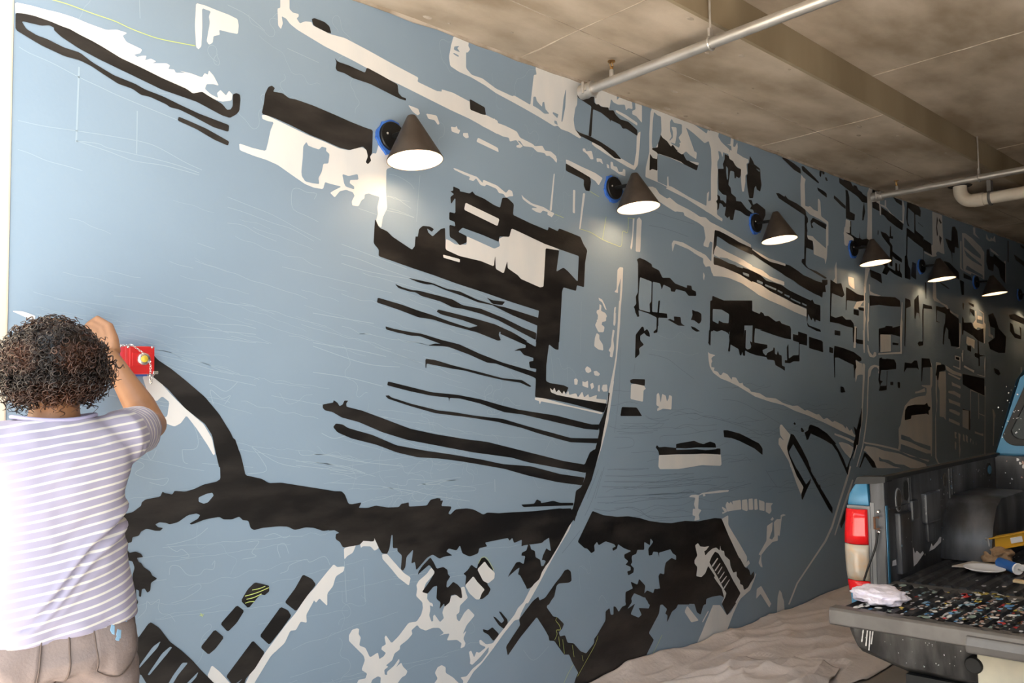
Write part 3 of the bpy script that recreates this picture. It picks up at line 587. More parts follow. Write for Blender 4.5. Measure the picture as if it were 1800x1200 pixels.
w 440 740 485 745 500 795 470 770 445 775
w 530 790 550 800 555 830 535 825
w 565 770 585 775 590 810 620 815 635 860 670 860 675 835 695 840 695 900 640 880 600 850 565 830
w 172 752 200 760 300 810 430 870 495 915 460 980 430 940 320 870 175 790
k 170 785 300 860 385 910 392 950 380 1030 345 1025 328 980 330 930 270 900 170 850
w 0 675 30 680 80 720 95 750 90 782 60 745 15 710 0 715
w 75 880 60 1000 40 1200 30 1200 65 890
w 755 895 775 925 810 915 790 960 765 940
w 935 278 1100 345 1280 430 1410 525 1420 490 1440 510 1450 470 1520 500 1510 550 1540 600 1610 665 1600 705 1560 690 1510 675 1520 740 1505 760 1500 850 1505 1000 1495 1200 1420 1215 1300 1140 1160 1050 1000 960 870 905 875 820 905 690 905 520 915 340
B 945 335 975 365 1005 375 1010 500 1005 530 985 600 960 650 930 650 925 600 935 400
B 1100 395 1120 430 1190 445 1190 520 1160 560 1180 600 1165 650 1100 615 1080 580 1100 550 1085 500 1085 420
W 1095 465 1140 470 1145 520 1130 615 1085 600 1085 585 1110 560 1110 510
B 1225 470 1290 520 1390 610 1425 590 1445 660 1450 780 1445 900 1445 1110 1420 1120 1430 1030 1410 1050 1405 1160 1250 1080 1100 990 1075 985 1070 900 1060 905 1060 985 975 945 975 700 1080 735 1180 780 1320 850 1340 780 1230 760 1200 700 1215 660 1300 680
k 985 545 1000 525 1020 560 1060 590 1095 640 1110 620 1145 670 1200 700 1215 670 1222 730 1260 770 1320 800 1380 805 1405 830 1420 915 1400 930 1340 890 1310 870 1240 820 1180 770 1080 730 985 700 975 740 975 850 930 835 905 850 910 700 935 740 970 745 970 690 930 665 930 650 980 645
W 910 690 955 680 975 700 970 750 940 740
W 1165 605 1200 610 1215 470 1225 480 1225 610 1260 660 1320 690 1315 750 1260 715 1225 680 1190 710 1145 680 1180 650
w 855 975 880 990 960 1000 1000 1060 1070 1100 1090 1090 1160 1150 1215 1200 1130 1210 1050 1160 900 1060 885 1090 860 1060
d 4 1250 920 1255 980 1320 1010 1420 1030
d 4 1260 890 1330 920 1320 960
T 960 330 5
w 235 20 255 20 250 225 232 218
w 325 45 342 50 300 360 290 368 292 340
w 860 -10 940 -10 990 50 1060 95 1085 85 1150 140 1250 190 1300 220 1350 255 1400 260 1440 300 1560 360 1700 440 1800 500 1800 545 1740 500 1600 430 1500 370 1480 375 1465 480 1470 580 1470 650 1550 700 1640 720 1760 790 1810 820 1810 900 1720 840 1600 790 1480 770 1455 750 1440 690 1410 690 1385 670 1380 620 1340 600 1250 540 1130 490 1108 565 1102 490 1118 462 1200 480 1340 560 1400 590 1450 650 1460 480 1440 470 1420 525 1380 510 1400 440 1390 350 1340 310 1215 245 1205 215 1130 205 900 60 880 90 860 50
w 1060 -5 1200 55 1400 160 1420 20 1440 30 1440 120 1450 -10 1505 -10 1500 240 1548 270 1545 298 1500 260 1350 170 1220 90 1050 5
w 795 280 815 258 838 285 825 565 785 560
w 760 270 775 272 755 520 745 545 738 525 755 420
w 625 720 645 697 675 700 668 900 650 1100 642 1210 630 1210 650 900 655 790 630 880 630 925 598 915 618 890
w 458 965 490 980 515 1030 530 1075 515 1065 490 1005 465 990
w 468 1020 485 1035 480 1075 500 1110 525 1130 525 1170 490 1180 485 1210 470 1200 440 1165 465 1140 440 1095 445 1075 465 1070
w 598 1050 612 1045 605 1110 605 1210 590 1210 592 1110
w 1380 740 1393 770 1385 815 1378 790
k 795 630 820 615 870 635 925 670 930 695 990 725 1020 790 1085 790 1130 840 1235 880 1235 855 1275 860 1280 895 1315 910 1318 950 1250 950 1220 910 1140 890 1130 915 1095 910 1090 880 1030 850 1015 895 1000 840 935 825 930 1090 1060 1105 1065 1145 985 1140 985 1215 970 1215 970 1140 900 1105 810 1075 815 1130 800 1135 780 1090 790 1060 765 1050 790 1020 785 955 805 920 805 660
B 822 785 925 825 920 1000 905 1020 910 1095 815 1068 808 960
k 1065 1160 1085 1150 1125 1170 1120 1130 1180 1135 1185 1190 1220 1215 1160 1210 1090 1170
k 1280 1070 1330 1095 1360 1105 1358 1180 1340 1195 1300 1165 1270 1160 1285 1120
k 1480 372 1530 385 1610 430 1700 480 1810 530 1810 590 1700 540 1600 490 1500 420 1495 510 1475 530 1470 590 1465 580 1470 480
w 1490 505 1530 530 1640 590 1810 680 1810 730 1720 680 1600 620 1520 610 1480 590
k 1470 605 1540 630 1640 680 1730 710 1810 740 1810 830 1700 760 1560 700 1470 670
k 1460 948 1560 990 1660 1000 1740 1050 1810 1065 1810 1210 1620 1210 1600 1110 1460 1060 1450 1210 1435 1210
y 4 290 362 390 395 490 455 600 500 655 510 668 385 710 390 718 265
y 4 522 255 490 455
y 4 710 265 775 272
y 4 380 32 460 80
y 4 70 232 150 265
d 3 950 210 1100 260 1300 320
d 3 900 330 1050 360 1250 430
T 960 530 5
w 640 -10 658 -10 648 200 620 500 570 850 490 1210 475 1210 530 900 555 760 590 600 610 480
k 785 290 840 218 855 225 860 260 885 240 905 270 910 310 880 300 860 275 825 300 825 340 858 378 815 410 820 460 780 500
k 735 690 760 680 868 682 865 740 740 715
w 745 725 820 722 858 735 875 765 855 780 850 880 740 855
k 662 925 795 930 842 1005 650 1005
w 970 815 985 800 995 820 1005 890 1015 830 1020 810 1050 825 1060 880 1075 850 1080 820 1105 830 1100 948 1025 940 975 962 975 940 995 925 968 910
k 1270 215 1300 225 1350 260 1320 265 1280 240
k 1440 -10 1810 -10 1810 60 1800 200 1700 160 1650 140 1615 170 1605 280 1610 440 1600 435 1610 300 1590 270 1540 250 1500 265 1465 250 1445 265 1440 340 1440 390 1420 360 1435 330
B 1462 65 1540 70 1605 110 1600 190 1550 185 1515 165 1510 195 1460 170
k 985 -10 1000 -10 985 150 975 270 945 278 940 265 968 240 970 150
k 770 45 790 60 810 100 818 130 800 135 785 100
d 3 880 1020 1000 1050 1080 1030
d 3 650 1090 900 1100 1000 1060
d 3 620 1140 800 1150 980 1130
d 3 1120 1000 1300 980 1400 1010 1800 1090
d 3 900 460 1060 500 1180 590 1300 680
d 3 650 400 640 800 600 1150
d 3 780 540 770 640
c 3 310 0 300 450
c 3 30 380 70 700
c 3 185 560 190 720
c 3 980 290 1100 330 1180 270 1250 320 1340 330
c 3 930 420 1010 430 1150 440 1250 470 1340 450
T 1240 230 6
w -10 60 20 10 60 -10 130 -10 135 70 160 110 220 170 250 230 255 200 275 210 270 160 225 140 262 145 270 45 295 55 295 120 290 165 310 170 335 120 340 170 330 235 400 280 450 300 455 330 430 350 440 450 420 470 420 540 405 640 385 640 375 530 370 400 330 380 250 290 240 245 185 220 180 280 160 220 130 210 140 300 120 330 130 420 120 640 120 880 180 930 175 955 130 930 60 880 -10 840 -10 750 30 630 40 640 25 700 45 740 60 500 60 200 30 110 -10 120
k 200 245 245 265 250 295 290 320 310 360 335 390 375 405 370 470 355 500 320 480 320 500 305 500 300 430 260 420 245 520 240 570 265 600 270 660 320 700 320 740 375 745 430 820 470 850 520 890 480 910 420 890 370 850 310 830 290 940 260 940 250 900 230 920 200 890 215 800 190 805 170 770 145 760 140 820 120 840 125 780 110 740 130 720 120 670 150 690 155 730 185 735 215 770 220 680 180 670 135 620 130 400 190 400 180 350 200 300
B 215 370 235 400 235 500 225 520 215 440
k 465 262 500 320 510 350 575 400 580 500 590 570 575 640 540 620 530 580 515 600 500 710 460 710 440 600 430 470 445 455 440 350 460 340
B 525 395 570 415 565 435
k 445 725 485 730 500 780 540 760 580 790 630 830 630 890 600 960 560 970 520 900 500 830 465 825 485 790 460 750
k 810 250 850 290 940 350 1000 400 1005 455 930 410 840 320 810 295
k 1010 375 1030 370 1080 420 1150 490 1195 540 1190 555 1120 500 1020 420
k 1200 430 1220 400 1250 420 1255 455 1235 460 1225 430 1215 490 1200 470
k 1258 490 1275 490 1290 530 1268 525
k 1175 595 1240 630 1275 660 1280 705 1230 670 1185 630
k 1408 495 1450 520 1480 510 1530 540 1550 580 1650 650 1660 690 1700 690 1705 760 1640 730 1600 690 1500 620 1410 550
k 1475 620 1500 630 1515 700 1520 850 1575 880 1570 945 1530 940 1480 920 1478 800 1480 700
k 1355 680 1380 700 1475 790 1475 825 1430 790 1350 710
k 740 655 770 655 830 695 840 680 870 720 960 765 1050 830 1060 880 1050 1210 1045 1210 1045 890 960 835 870 775 770 710
k 1130 915 1200 950 1270 985 1270 1040 1200 1000 1140 960 1115 980 1138 1020 1115 1025 1105 950
k 1060 890 1078 920 1080 960 1065 980 1075 1060 1060 1090 1070 1150 1130 1160 1120 1210 1045 1210 1050 900
w 1010 460 1030 490 1055 510 1045 560 1050 720 1050 790 1085 800 1100 790 1140 830 1185 850 1185 720 1195 715 1210 740 1220 900 1295 960 1295 1210 1270 1210 1280 985 1200 930 1100 880 1050 830 1005 790 1000 560
w 1070 1100 1130 1110 1180 1170 1230 1215 1170 1210 1130 1150 1075 1140
w 1725 600 1755 605 1755 800 1755 1210 1700 1210 1710 900 1705 660
w 1480 930 1530 950 1525 1070 1480 1060 1470 1030
w 1455 1070 1480 1065 1540 1110 1565 1130 1560 1210 1475 1210 1460 1110
k 1478 1070 1530 1080 1525 950 1535 950 1535 1090 1570 1130 1620 1130 1625 1060 1630 1150 1700 1135 1740 1160 1750 1210 1570 1210 1565 1140 1540 1110
k 1670 740 1680 860 1665 945 1655 940 1660 860
k 1765 615 1800 630 1800 680 1765 680
k 1755 720 1800 740 1800 830 1760 800
T 1220 400 6
k 215 25 260 35 330 70 420 120 530 190 620 240 700 300 800 360 880 380 960 405 965 385 1010 400 1100 460 1150 500 1220 530 1280 560 1350 580 1345 550 1405 550 1405 600 1380 610 1390 680 1355 680 1350 740 1320 720 1270 700 1200 660 1100 600 1050 560 960 510 920 480 840 430 700 340 600 270 500 210 400 180 330 140 240 90 230 150 235 180 210 240 205 280 200 270 205 150 215 120
w 220 195 240 190 290 230 400 280 520 340 620 410 720 450 800 515 950 570 950 610 860 580 740 520 620 460 530 400 380 340 270 280 270 320 210 290 205 240
k 205 308 280 330 340 370 420 390 500 440 515 420 610 455 700 500 760 560 840 580 920 605 1000 660 1100 710 1230 770 1245 755 1265 800 1330 820 1330 990 1280 970 1275 1000 1250 950 1235 980 1200 910 1190 1000 1210 1030 1330 1075 1335 1100 1290 1090 1195 1040 1185 960 1185 850 1130 830 1050 800 960 745 800 670 700 600 600 560 500 490 400 450 340 410 205 390
w -10 225 80 265 130 310 180 390 185 230 200 130 160 150 150 210 95 180 120 110 100 -10 230 -10 320 50 420 90 520 160 640 240 780 320 960 380 965 410 880 385 780 350 700 300 600 230 460 140 330 70 215 25 205 380 280 400 400 450 500 490 600 560 720 610 820 680 960 750 1080 810 1185 860 1185 940 1060 890 940 830 800 770 680 710 600 650 520 590 340 520 200 510 175 400 120 415 95 370 95 310 50 300 -10 265
B 510 470 575 490 575 520 515 495
B 660 550 720 575 720 600 660 575
B 745 595 865 645 860 662 745 615
B 880 655 930 680 925 698 875 670
B 950 700 1005 720 1000 740 950 715
B 1015 740 1120 790 1115 805 1015 755
B 1135 790 1185 815 1180 830 1135 808
k 1165 -10 1190 -10 1190 90 1200 120 1250 140 1255 240 1180 210 1175 390 1200 425 1290 460 1400 530 1380 540 1270 475 1180 420 1130 365 1135 330 1160 330 1160 240
w 1190 80 1240 90 1310 150 1390 220 1390 -10 1415 -10 1400 310 1385 390 1375 330 1260 280 1260 200 1250 140 1195 120
w 1500 355 1505 450 1505 590 1460 570 1485 530 1480 420
W 1620 515 1680 530 1688 650 1650 625 1625 600
w 95 475 112 510 100 550
w 1585 -10 1645 -10 1640 60 1690 100 1690 180 1585 180 1578 60
k 1640 -10 1655 -10 1652 70 1690 90 1700 120 1750 110 1800 150 1790 180 1700 180 1690 110 1600 55 1640 60
k 1435 545 1455 560 1500 590 1550 585 1565 640 1585 710 1560 735 1500 710 1450 690 1440 930 1490 950 1560 930 1600 970 1650 970 1680 1010 1685 1060 1600 1040 1520 1010 1430 995
k 1600 625 1660 660 1720 700 1790 720 1790 770 1720 780 1610 765 1605 870 1598 870
k 1680 860 1735 870 1735 930 1680 915
k 1725 840 1790 850 1790 880 1740 870
w 1725 818 1790 830 1790 840 1725 828
w 1720 770 1790 770 1725 860 1680 850
k 1480 1080 1540 1090 1540 1140 1480 1130
k 190 718 250 750 320 775 400 775 480 810 560 850 640 890 690 910 700 885 730 905 740 930 780 930 860 990 900 980 920 1010 1010 1040 1020 1070 1020 1180 950 1165 870 1135 760 1090 640 1060 630 1210 610 1210 615 1030 540 1000 530 1010 520 1210 370 1210 380 1070 370 1030 360 910 270 870 195 855 190 980 230 990 250 1030 205 1045 200 1090 175 1095 165 1210 150 1210
k 260 980 330 1005 380 1010 380 1090 350 1110 270 1060 200 1060 200 1040 260 1030
k 1040 1125 1095 1140 1095 1095 1190 1125 1190 1210 1040 1190
k 1210 1150 1340 1190 1360 1210 1210 1210
w 1690 1040 1715 1045 1700 1210 1685 1210
k 1670 1040 1690 1050 1685 1210 1675 1210
w 1790 620 1800 620 1800 1060 1785 1060
k 0 680 15 680 18 715 0 725
k 0 880 40 885 75 910 75 980 55 1010 0 980
k 0 1050 60 1090 50 1095 0 1075
T 1220 580 6
w 145 230 165 248 225 265 195 280 180 300 190 330 180 350 180 390 215 395 205 425 250 440 270 475 285 475 305 445 350 465 395 525 400 495 440 500 475 560 500 560 505 550 520 585 580 620 600 650 690 665 760 710 860 720 940 770 1040 800 1090 795 1170 850 1190 840 1290 890 1315 885 1365 940 1400 925 1460 970 1480 955 1570 1000 1600 1040 1605 1010 1640 1065 1660 1040 1680 1090 1700 1110 1695 1130 1560 1070 1380 980 1200 900 1060 850 940 790 800 755 640 700 560 650 460 590 370 545 280 510 200 450 165 390 152 320
k 370 0 385 20 380 60 420 90 520 105 530 0 545 0 540 190 560 205 590 195 600 170 585 115 610 130 620 0 635 0 632 130 770 155 770 190 720 210 725 240 755 270 770 240 830 210 835 180 848 190 850 250 870 260 880 215 895 260 920 265 925 375 955 385 955 430 920 405 855 370 845 320 770 310 760 285 650 265 580 240 535 215 535 270 515 270 505 230 495 268 480 265 465 200 380 150 375 225 355 220 370 130
k 155 0 175 0 170 165 148 135
k 690 0 1020 0 1020 100 950 85 850 55
k 1040 40 1095 55 1095 15 1190 45 1190 165 1110 145 1110 330 1045 330 1010 350 955 345 955 315 980 320 975 180 992 145 998 300 1045 265 1100 265 1105 130 1040 110
k 1210 68 1355 125 1360 235 1300 215 1210 190
k 1425 175 1465 190 1465 245 1425 235
k 1478 165 1560 185 1680 230 1760 290 1765 320 1720 300 1700 320 1710 395 1695 420 1690 510 1685 500 1685 370 1600 330 1520 290 1485 290 1485 500 1478 500 1470 270
w 1705 315 1740 340 1770 350 1770 400 1775 350 1800 355 1800 460 1790 470 1745 470 1720 480 1705 555 1700 520
w 1780 460 1795 460 1785 700 1770 900 1765 1000 1735 1210 1725 1210 1760 900 1775 700
w 1780 0 1800 0 1800 200 1795 240 1785 200
k 1712 95 1780 105 1780 150 1712 140
w 1690 0 1715 0 1700 190 1680 185
k 1540 595 1575 600 1595 655 1545 660
k 1770 815 1760 950 1730 1210 1690 1210 1700 1110 1680 1010 1720 1060 1745 960
k 1480 0 1540 10 1540 60 1480 50
k 305 1055 350 1055 480 1090 580 1140 690 1205 500 1180 420 1140 320 1130
w 905 1000 925 995 960 1040 1015 1110 980 1210 890 1210 890 1150 905 1130 950 1170 910 1110 910 1040
k 1045 985 1058 970 1072 990 1060 1000
k 1125 1025 1160 1060 1150 1080 1125 1060
k 1160 1080 1200 1070 1225 995 1260 1010 1340 1050 1420 1110 1500 1200 1440 1200 1360 1150 1250 1100 1220 1085 1190 1165 1185 1110
w 1480 1085 1590 1130 1690 1180 1685 1195 1580 1145 1480 1105
T 1080 700 5
k 360 430 372 410 390 430 440 425 540 435 540 400 590 390 700 372 740 390 780 400 840 378 885 395 892 430 880 440 930 440 930 495 890 490 780 485 640 490 560 490 390 498 385 465
B 540 435 620 440 720 430 890 432 895 445 800 455 720 445 540 452
w 390 498 560 492 720 490 780 483 890 492 935 492 940 580 930 592 840 590 770 585 660 605 560 620 400 622 385 600
k 955 278 1000 285 1100 320 1200 360 1270 395 1300 440 1300 498 1230 440 1100 375 1020 345 962 342
w 1450 250 1470 230 1545 320 1515 420 1530 500 1600 640 1670 760 1640 850 1600 750 1530 550 1440 400 1445 345 1490 370 1455 320
k 1550 310 1575 320 1640 430 1700 550 1725 640 1760 700 1800 770 1800 820 1760 740 1640 520 1570 400 1530 470 1545 510 1600 620 1680 760 1728 700 1720 730 1690 800 1645 890 1640 840 1660 780 1600 680 1530 500 1515 440
k 1720 230 1800 265 1800 340 1710 300 1690 370 1670 300 1700 280
d 3 0 620 150 630 300 615
d 3 0 680 200 690 400 680 550 660
d 3 0 735 250 740 500 740 700 715
d 3 0 780 200 775 350 780 520 755 700 750 850 720
d 3 0 855 300 850 500 835 660 830
d 3 0 965 120 960 200 990 350 1060
d 3 270 150 330 180 430 170
d 3 80 220 300 220 440 220
d 3 60 260 200 265 380 260 430 225
d 3 40 310 200 310 340 300
d 3 400 370 420 330 600 320 780 290 900 275
d 3 530 270 620 230 760 240 900 230
d 3 0 340 150 350 160 420 20 440
d 3 1000 560 1100 550 1160 520 1200 560
d 3 780 160 900 180 1100 240 1200 280 1300 330
d 3 950 10 1100 30 1300 130 1450 220
T 780 280 6
w 100 92 120 95 280 160 350 185 410 250 415 215 560 275 655 355 685 318 720 335 732 388 690 390 655 405 630 365 580 355 555 310 450 265 430 285 385 270 340 200 310 230 265 215 275 185 210 160 110 110
T 1500 300 6
k 0 150 30 160 60 220 130 270 145 300 140 340 90 330 50 280 0 240
k 105 360 125 430 100 525 90 525 95 430
k 200 190 215 195 215 260 200 270
k 195 305 270 350 275 430 200 390
k 290 380 360 430 430 480 525 560 515 630 450 590 360 520 320 470 290 460
w 165 180 198 182 195 300 190 600 190 740 140 700 150 500 150 240
w 265 200 280 205 280 350 290 400 290 470 280 470 268 350 205 305 195 295
w 280 350 330 370 330 310 345 310 345 380 400 450 480 520 515 530 515 310 525 310 540 400 530 560 480 540 400 480 360 410 285 365
k 415 275 510 320 510 370 450 330
k 565 330 640 350 690 380 710 420 705 490 680 470 650 460 655 630 740 700 735 740 640 660 640 450 575 390 570 540 590 590 570 580 555 500
k 680 545 735 590 735 595 680 550
k 560 600 640 660 740 740 740 720 820 770 825 890 760 850 740 840 740 960 735 960 735 820 640 750 570 690 565 900 580 1000 600 1040 600 1150 540 1130 540 900 555 890
w 745 850 830 890 830 910 750 870
w 830 430 935 470 940 620 950 760 960 880 930 870 890 850 870 870 880 900 830 910 820 790 835 780
k 880 480 890 520 880 590 890 680 880 690 870 600
k 905 500 930 550 920 560 900 530
k 905 680 930 710 915 790 905 730
k 1040 590 1070 590 1095 640 1110 820 1070 800 1065 870 1040 860 1045 980 1030 860 1000 810 965 710 1030 740
w 1145 655 1180 660 1250 710 1350 810 1360 830 1380 860 1380 1150 1340 1120 1245 1080 1240 1100 1150 1050 1125 1030 1125 740 1140 740 1140 1020 1160 1060
B 1165 700 1220 760 1340 890 1340 930 1250 870 1165 800
B 1165 830 1240 900 1350 990 1355 1010 1250 950 1190 900
B 1195 1000 1290 1060 1360 1100 1365 1130 1290 1090 1180 1040
w 1260 595 1285 600 1285 660 1330 720 1265 670
w 1400 660 1420 710 1440 730 1450 700 1470 720 1490 680 1500 760 1490 750 1470 740 1430 745 1400 720
k 1405 830 1430 830 1440 900 1475 910 1480 880 1560 950 1600 980 1600 1190 1550 1120 1530 1030 1480 980 1475 1060 1420 1040 1400 960
w 1440 900 1470 920 1475 1050 1440 1010 1415 960
w 1435 810 1500 860 1540 900 1510 890 1450 850
w 1590 950 1605 950 1610 1200 1595 1140 1545 1090 1590 1100
k 1625 735 1635 740 1635 970 1625 960
k 1690 880 1800 960 1800 1010 1710 940
k 1755 775 1800 800 1800 825 1770 810
k 255 620 265 640 262 680 252 670
k 285 640 340 660 380 700 385 580 395 590 395 690 415 690 415 720 380 710 380 750 410 790 410 850 510 930 510 970 440 930 410 900 410 1010 380 1000 385 800 360 770 300 690
k 205 740 270 780 260 790 205 760
k 220 790 260 810 270 870 360 940 360 1010 440 1060 440 970 460 980 460 1050 480 1060 480 990 490 980 490 1060 510 1090 510 1130 430 1090 380 1050 350 1100 300 1080 330 1010 290 960 230 870
k 170 1040 290 1090 300 1190 240 1150 180 1120
k 620 960 660 980 660 1150 605 1110 610 1040
k 950 950 1010 970 1110 1070 1115 1150 1030 1090 980 1020
k 0 690 60 720 65 640 70 740 110 760 60 810 0 790
w 0 700 10 720 0 770
w 130 1020 175 1030 150 1100 140 1150 130 1210 112 1210
k 1160 1080 1240 1120 1250 1160 1160 1130
T 1500 460 6
w 125 60 170 65 150 160 135 230 130 330 112 325
w 160 235 175 240 175 310 220 335 290 355 260 365 170 345
k 165 355 290 365 440 375 490 410 495 475 400 470 270 455 170 465
k 0 340 110 355 110 400 60 400 0 390
w 110 400 125 410 120 520 130 600 115 780 118 960 108 960 105 700 115 560
w 155 430 165 440 160 560 165 620 155 640 160 840 150 830 142 630 150 540
w 510 425 518 430 510 600 518 640 510 800 510 970 260 978 260 965 495 950 490 690 500 600
k 265 705 330 690 340 675 410 680 410 695 490 675 490 790 400 765 280 765 275 950 268 950
W 280 765 390 770 390 945 280 955
k 305 940 385 940 380 950 305 955
k 330 845 345 845 345 860 335 862
k 355 830 395 850 390 858 360 845
k 410 850 475 860 470 880 410 875
w 145 875 155 880 170 950 205 990 215 950 240 955 240 990 215 1010 170 1000 150 950
k 545 380 600 405 605 470 555 490 550 700 545 900 538 880 540 640
k 640 400 685 345 690 420 700 620 690 545 665 535 650 610 642 590
k 735 440 770 455 825 465 830 500 740 490 735 840 735 880 690 890 675 860 690 840 728 840 725 510
k 755 215 768 220 768 390 762 390
k 905 210 960 240 1015 285 1000 285 930 240
w 840 210 870 210 875 380 930 430 990 460 1005 500 1060 540 1110 560 1105 595 1080 570 1000 520 960 465 900 430 850 410 838 380
k 870 465 930 480 970 475 990 500 1010 490 1020 530 1090 590 1110 600 1115 900 1030 890 1015 820 1000 810 1000 720 975 690 960 770 950 880 940 860 950 690 965 640 970 550 880 510 875 620 915 645 870 630
w 1118 640 1130 650 1135 720 1120 910 1075 915 1115 900
w 1070 985 1120 1000 1120 1050 1070 1030
k 1080 1000 1115 1010 1115 1040 1080 1025
w 1120 1000 1130 1000 1128 1140 1050 1105 1055 1095 1118 1120
k 1145 575 1160 600 1165 640 1245 640 1265 690 1310 720 1370 700 1375 860 1310 830 1260 780 1160 720 1155 780 1145 760
k 1120 190 1165 210 1165 350 1140 350
k 1150 430 1165 440 1160 510 1150 480
k 1210 425 1270 450 1270 480 1220 450
k 1225 490 1275 510 1275 580 1265 570 1230 520 1225 580
w 1285 520 1290 610 1260 650 1270 690 1290 720 1310 690 1350 700 1370 740 1375 860 1385 860 1395 660 1380 640 1375 540 1330 510 1320 505 1370 550 1365 660 1300 640 1295 520
W 1305 565 1355 580 1355 620 1305 605
w 1195 785 1280 825 1275 920 1240 880 1210 880 1190 860
k 1200 880 1240 890 1240 950 1200 930
k 1275 970 1310 970 1310 830 1320 840 1325 980 1390 990 1330 1000 1330 1100 1320 1100 1320 1010 1280 1000
w 1385 1000 1390 1090 1390 1210 1382 1210 1378 1100
w 1150 930 1158 930 1155 1060 1145 1040
w 1170 1090 1220 1120 1275 1145 1270 1170 1215 1130 1170 1110
k 1420 560 1470 540 1500 600 1530 700 1610 790 1600 960 1530 960 1440 920 1420 850 1490 800 1490 700 1440 680
w 1425 620 1440 650 1445 760 1475 780 1475 810 1425 780
k 1640 560 1700 550 1800 600 1800 660 1700 620 1650 600
k 1650 640 1680 660 1700 750 1760 780 1750 680 1770 700 1770 820 1700 800 1650 730
k 270 1020 300 1005 300 1040 350 1020 430 1030 450 1075 450 1130 350 1140 280 1125
k 540 1060 610 1070 640 1050 670 1040 680 1110 690 1140 670 1120 560 1120 530 1160
k 718 1015 800 1020 810 1050 815 1110 725 1115 722 1200 715 1210
w 810 1040 825 1080 835 1210 812 1210 820 1120
w 870 1055 920 1070 925 1100 890 1085 880 1140 870 1140
w 970 1090 1060 1150 1140 1190 1140 1210 1040 1180 980 1140
k 880 1090 960 1085 970 1140 900 1160 880 1200 865 1200
w 905 1160 970 1170 975 1210 890 1210
w 160 1210 180 1130 220 1090 270 1100 280 1150 265 1180 260 1160 270 1140 250 1110 220 1110 190 1140 175 1210
w 20 1040 60 1065 80 1070 90 1120 95 1070 125 1090 120 1150 105 1210 95 1190 50 1190 35 1210 20 1210 25 1140
k 0 960 80 1010 85 1040 60 1050 20 1030 30 1110 0 1120
k 30 815 100 830 100 870 30 860
w 10 680 35 690 22 910 5 905
k 25 690 35 700 30 850 22 850
T 1500 620 6
w 155 180 180 140 220 125 275 140 285 170 270 220 260 210 268 180 245 150 210 145 180 170 165 240 155 450 150 640 125 860 100 1000 40 1200 30 1200 90 990 120 800 140 640 145 400
w 100 240 120 220 105 500 95 700 60 900 0 1130 0 1090 50 900 85 700 92 400
k 88 580 80 760 40 930 0 1060 0 950 30 850 0 770 30 820 60 700
k 115 1045 160 1080 220 1150 240 1210 200 1210 120 1090 70 1210 60 1210
k 270 80 300 60 340 65 430 75 450 110 450 170 350 180 290 180 280 250 280 290 310 300 290 320 280 350 350 345 350 390 290 400 265 400 280 350 262 290 270 200
k 350 190 356 190 352 350 348 350
k 388 305 418 305 418 340 388 340
k 465 305 490 310 490 370 468 370
k 540 100 610 110 640 80 670 80 680 140 690 180 670 160 560 160 530 210
k 718 55 800 60 810 90 825 150 730 155 722 300 715 300
w 810 85 825 110 835 200 830 340 820 380 825 500 832 700 828 1090 818 1090 815 1060 770 1060 640 1010 500 960 495 1020 470 1020 480 960 475 800 495 760 510 680 540 560 600 490 680 460 760 450 770 420 770 370 720 350 720 340 810 340
w 650 410 690 400 750 370 760 410 650 430
k 545 600 570 560 650 545 750 545 775 525 790 565 812 570 805 600 790 610 795 655 770 640 610 660 605 695 540 710 540 660
B 500 860 590 890 640 930 810 985 810 1030 700 990 600 940 500 910
B 510 970 600 1000 700 1050 800 1065 805 1120 700 1110 600 1050 500 1015
w 110 935 150 945 250 960 340 980 460 1010 500 1040 600 1090 800 1130 790 1150 640 1090 500 1040 380 1010 250 980 115 955
w 130 980 230 995 320 1030 480 1060 600 1110 760 1170 780 1215 250 1215 190 1120 130 1040 105 1030
B 265 1095 300 1120 370 1130 440 1170 530 1180 600 1215 500 1215 420 1195 330 1150 270 1140
w 870 95 920 105 925 130 890 115 878 450 885 500 880 600 870 640 875 1100 900 1160 980 1190 970 1200 890 1170 862 1110 860 700 875 560 865 400
k 880 130 950 120 965 185 905 190 900 280 882 290 870 200
W 905 200 970 195 975 400 970 710 950 680 905 670 905 400 890 350 890 290
w 970 130 1060 190 1140 220 1140 250 1080 220 990 180
w 1000 210 1130 270 1120 285 1090 270 1000 225
w 1035 305 1060 320 1130 350 1130 380 1090 360 1040 345
w 1000 400 1060 400 1130 440 1125 480 1070 445 1000 420
w 1000 480 1040 500 1125 530 1125 570 1060 540 1010 525
w 1010 590 1060 600 1125 635 1115 665 1060 640 1010 615
w 1005 690 1040 700 1120 740 1120 770 1050 740 1005 720
w 1065 830 1090 840 1080 870 1090 900 1070 900
w 1105 840 1130 860 1120 960 1130 1020 1118 1120 1112 960
w 1155 850 1170 870 1175 940 1155 920
w 1185 860 1205 880 1205 950 1188 930
w 1230 895 1245 910 1235 950 1228 930
w 1260 910 1265 960 1258 960
w 1290 920 1296 970 1290 970
w 1070 930 1085 950 1080 1030 1068 1000
k 1150 220 1380 270 1380 450 1230 380 1150 330
k 1150 590 1230 610 1230 815 1215 810 1215 610 1150 600
w 1150 590 1215 610 1215 810 1150 780
w 1232 380 1240 385 1235 700 1230 690
w 1235 380 1385 450 1385 460 1235 395
w 1315 430 1325 435 1325 700 1318 690
w 1325 635 1385 660 1385 670 1325 645
w 1385 350 1392 350 1390 1110 1382 1110
w 1280 825 1340 850 1370 850 1370 880 1320 860 1280 850
w 1465 590 1480 600 1500 660 1490 700 1480 980 1470 980 1475 700
w 1765 150 1775 150 1775 230 1765 220
k 1280 0 1330 10 1330 140 1320 140 1318 60 1280 40
w 1140 0 1155 0 1155 90 1145 70
w 1165 135 1270 190 1265 205 1165 150
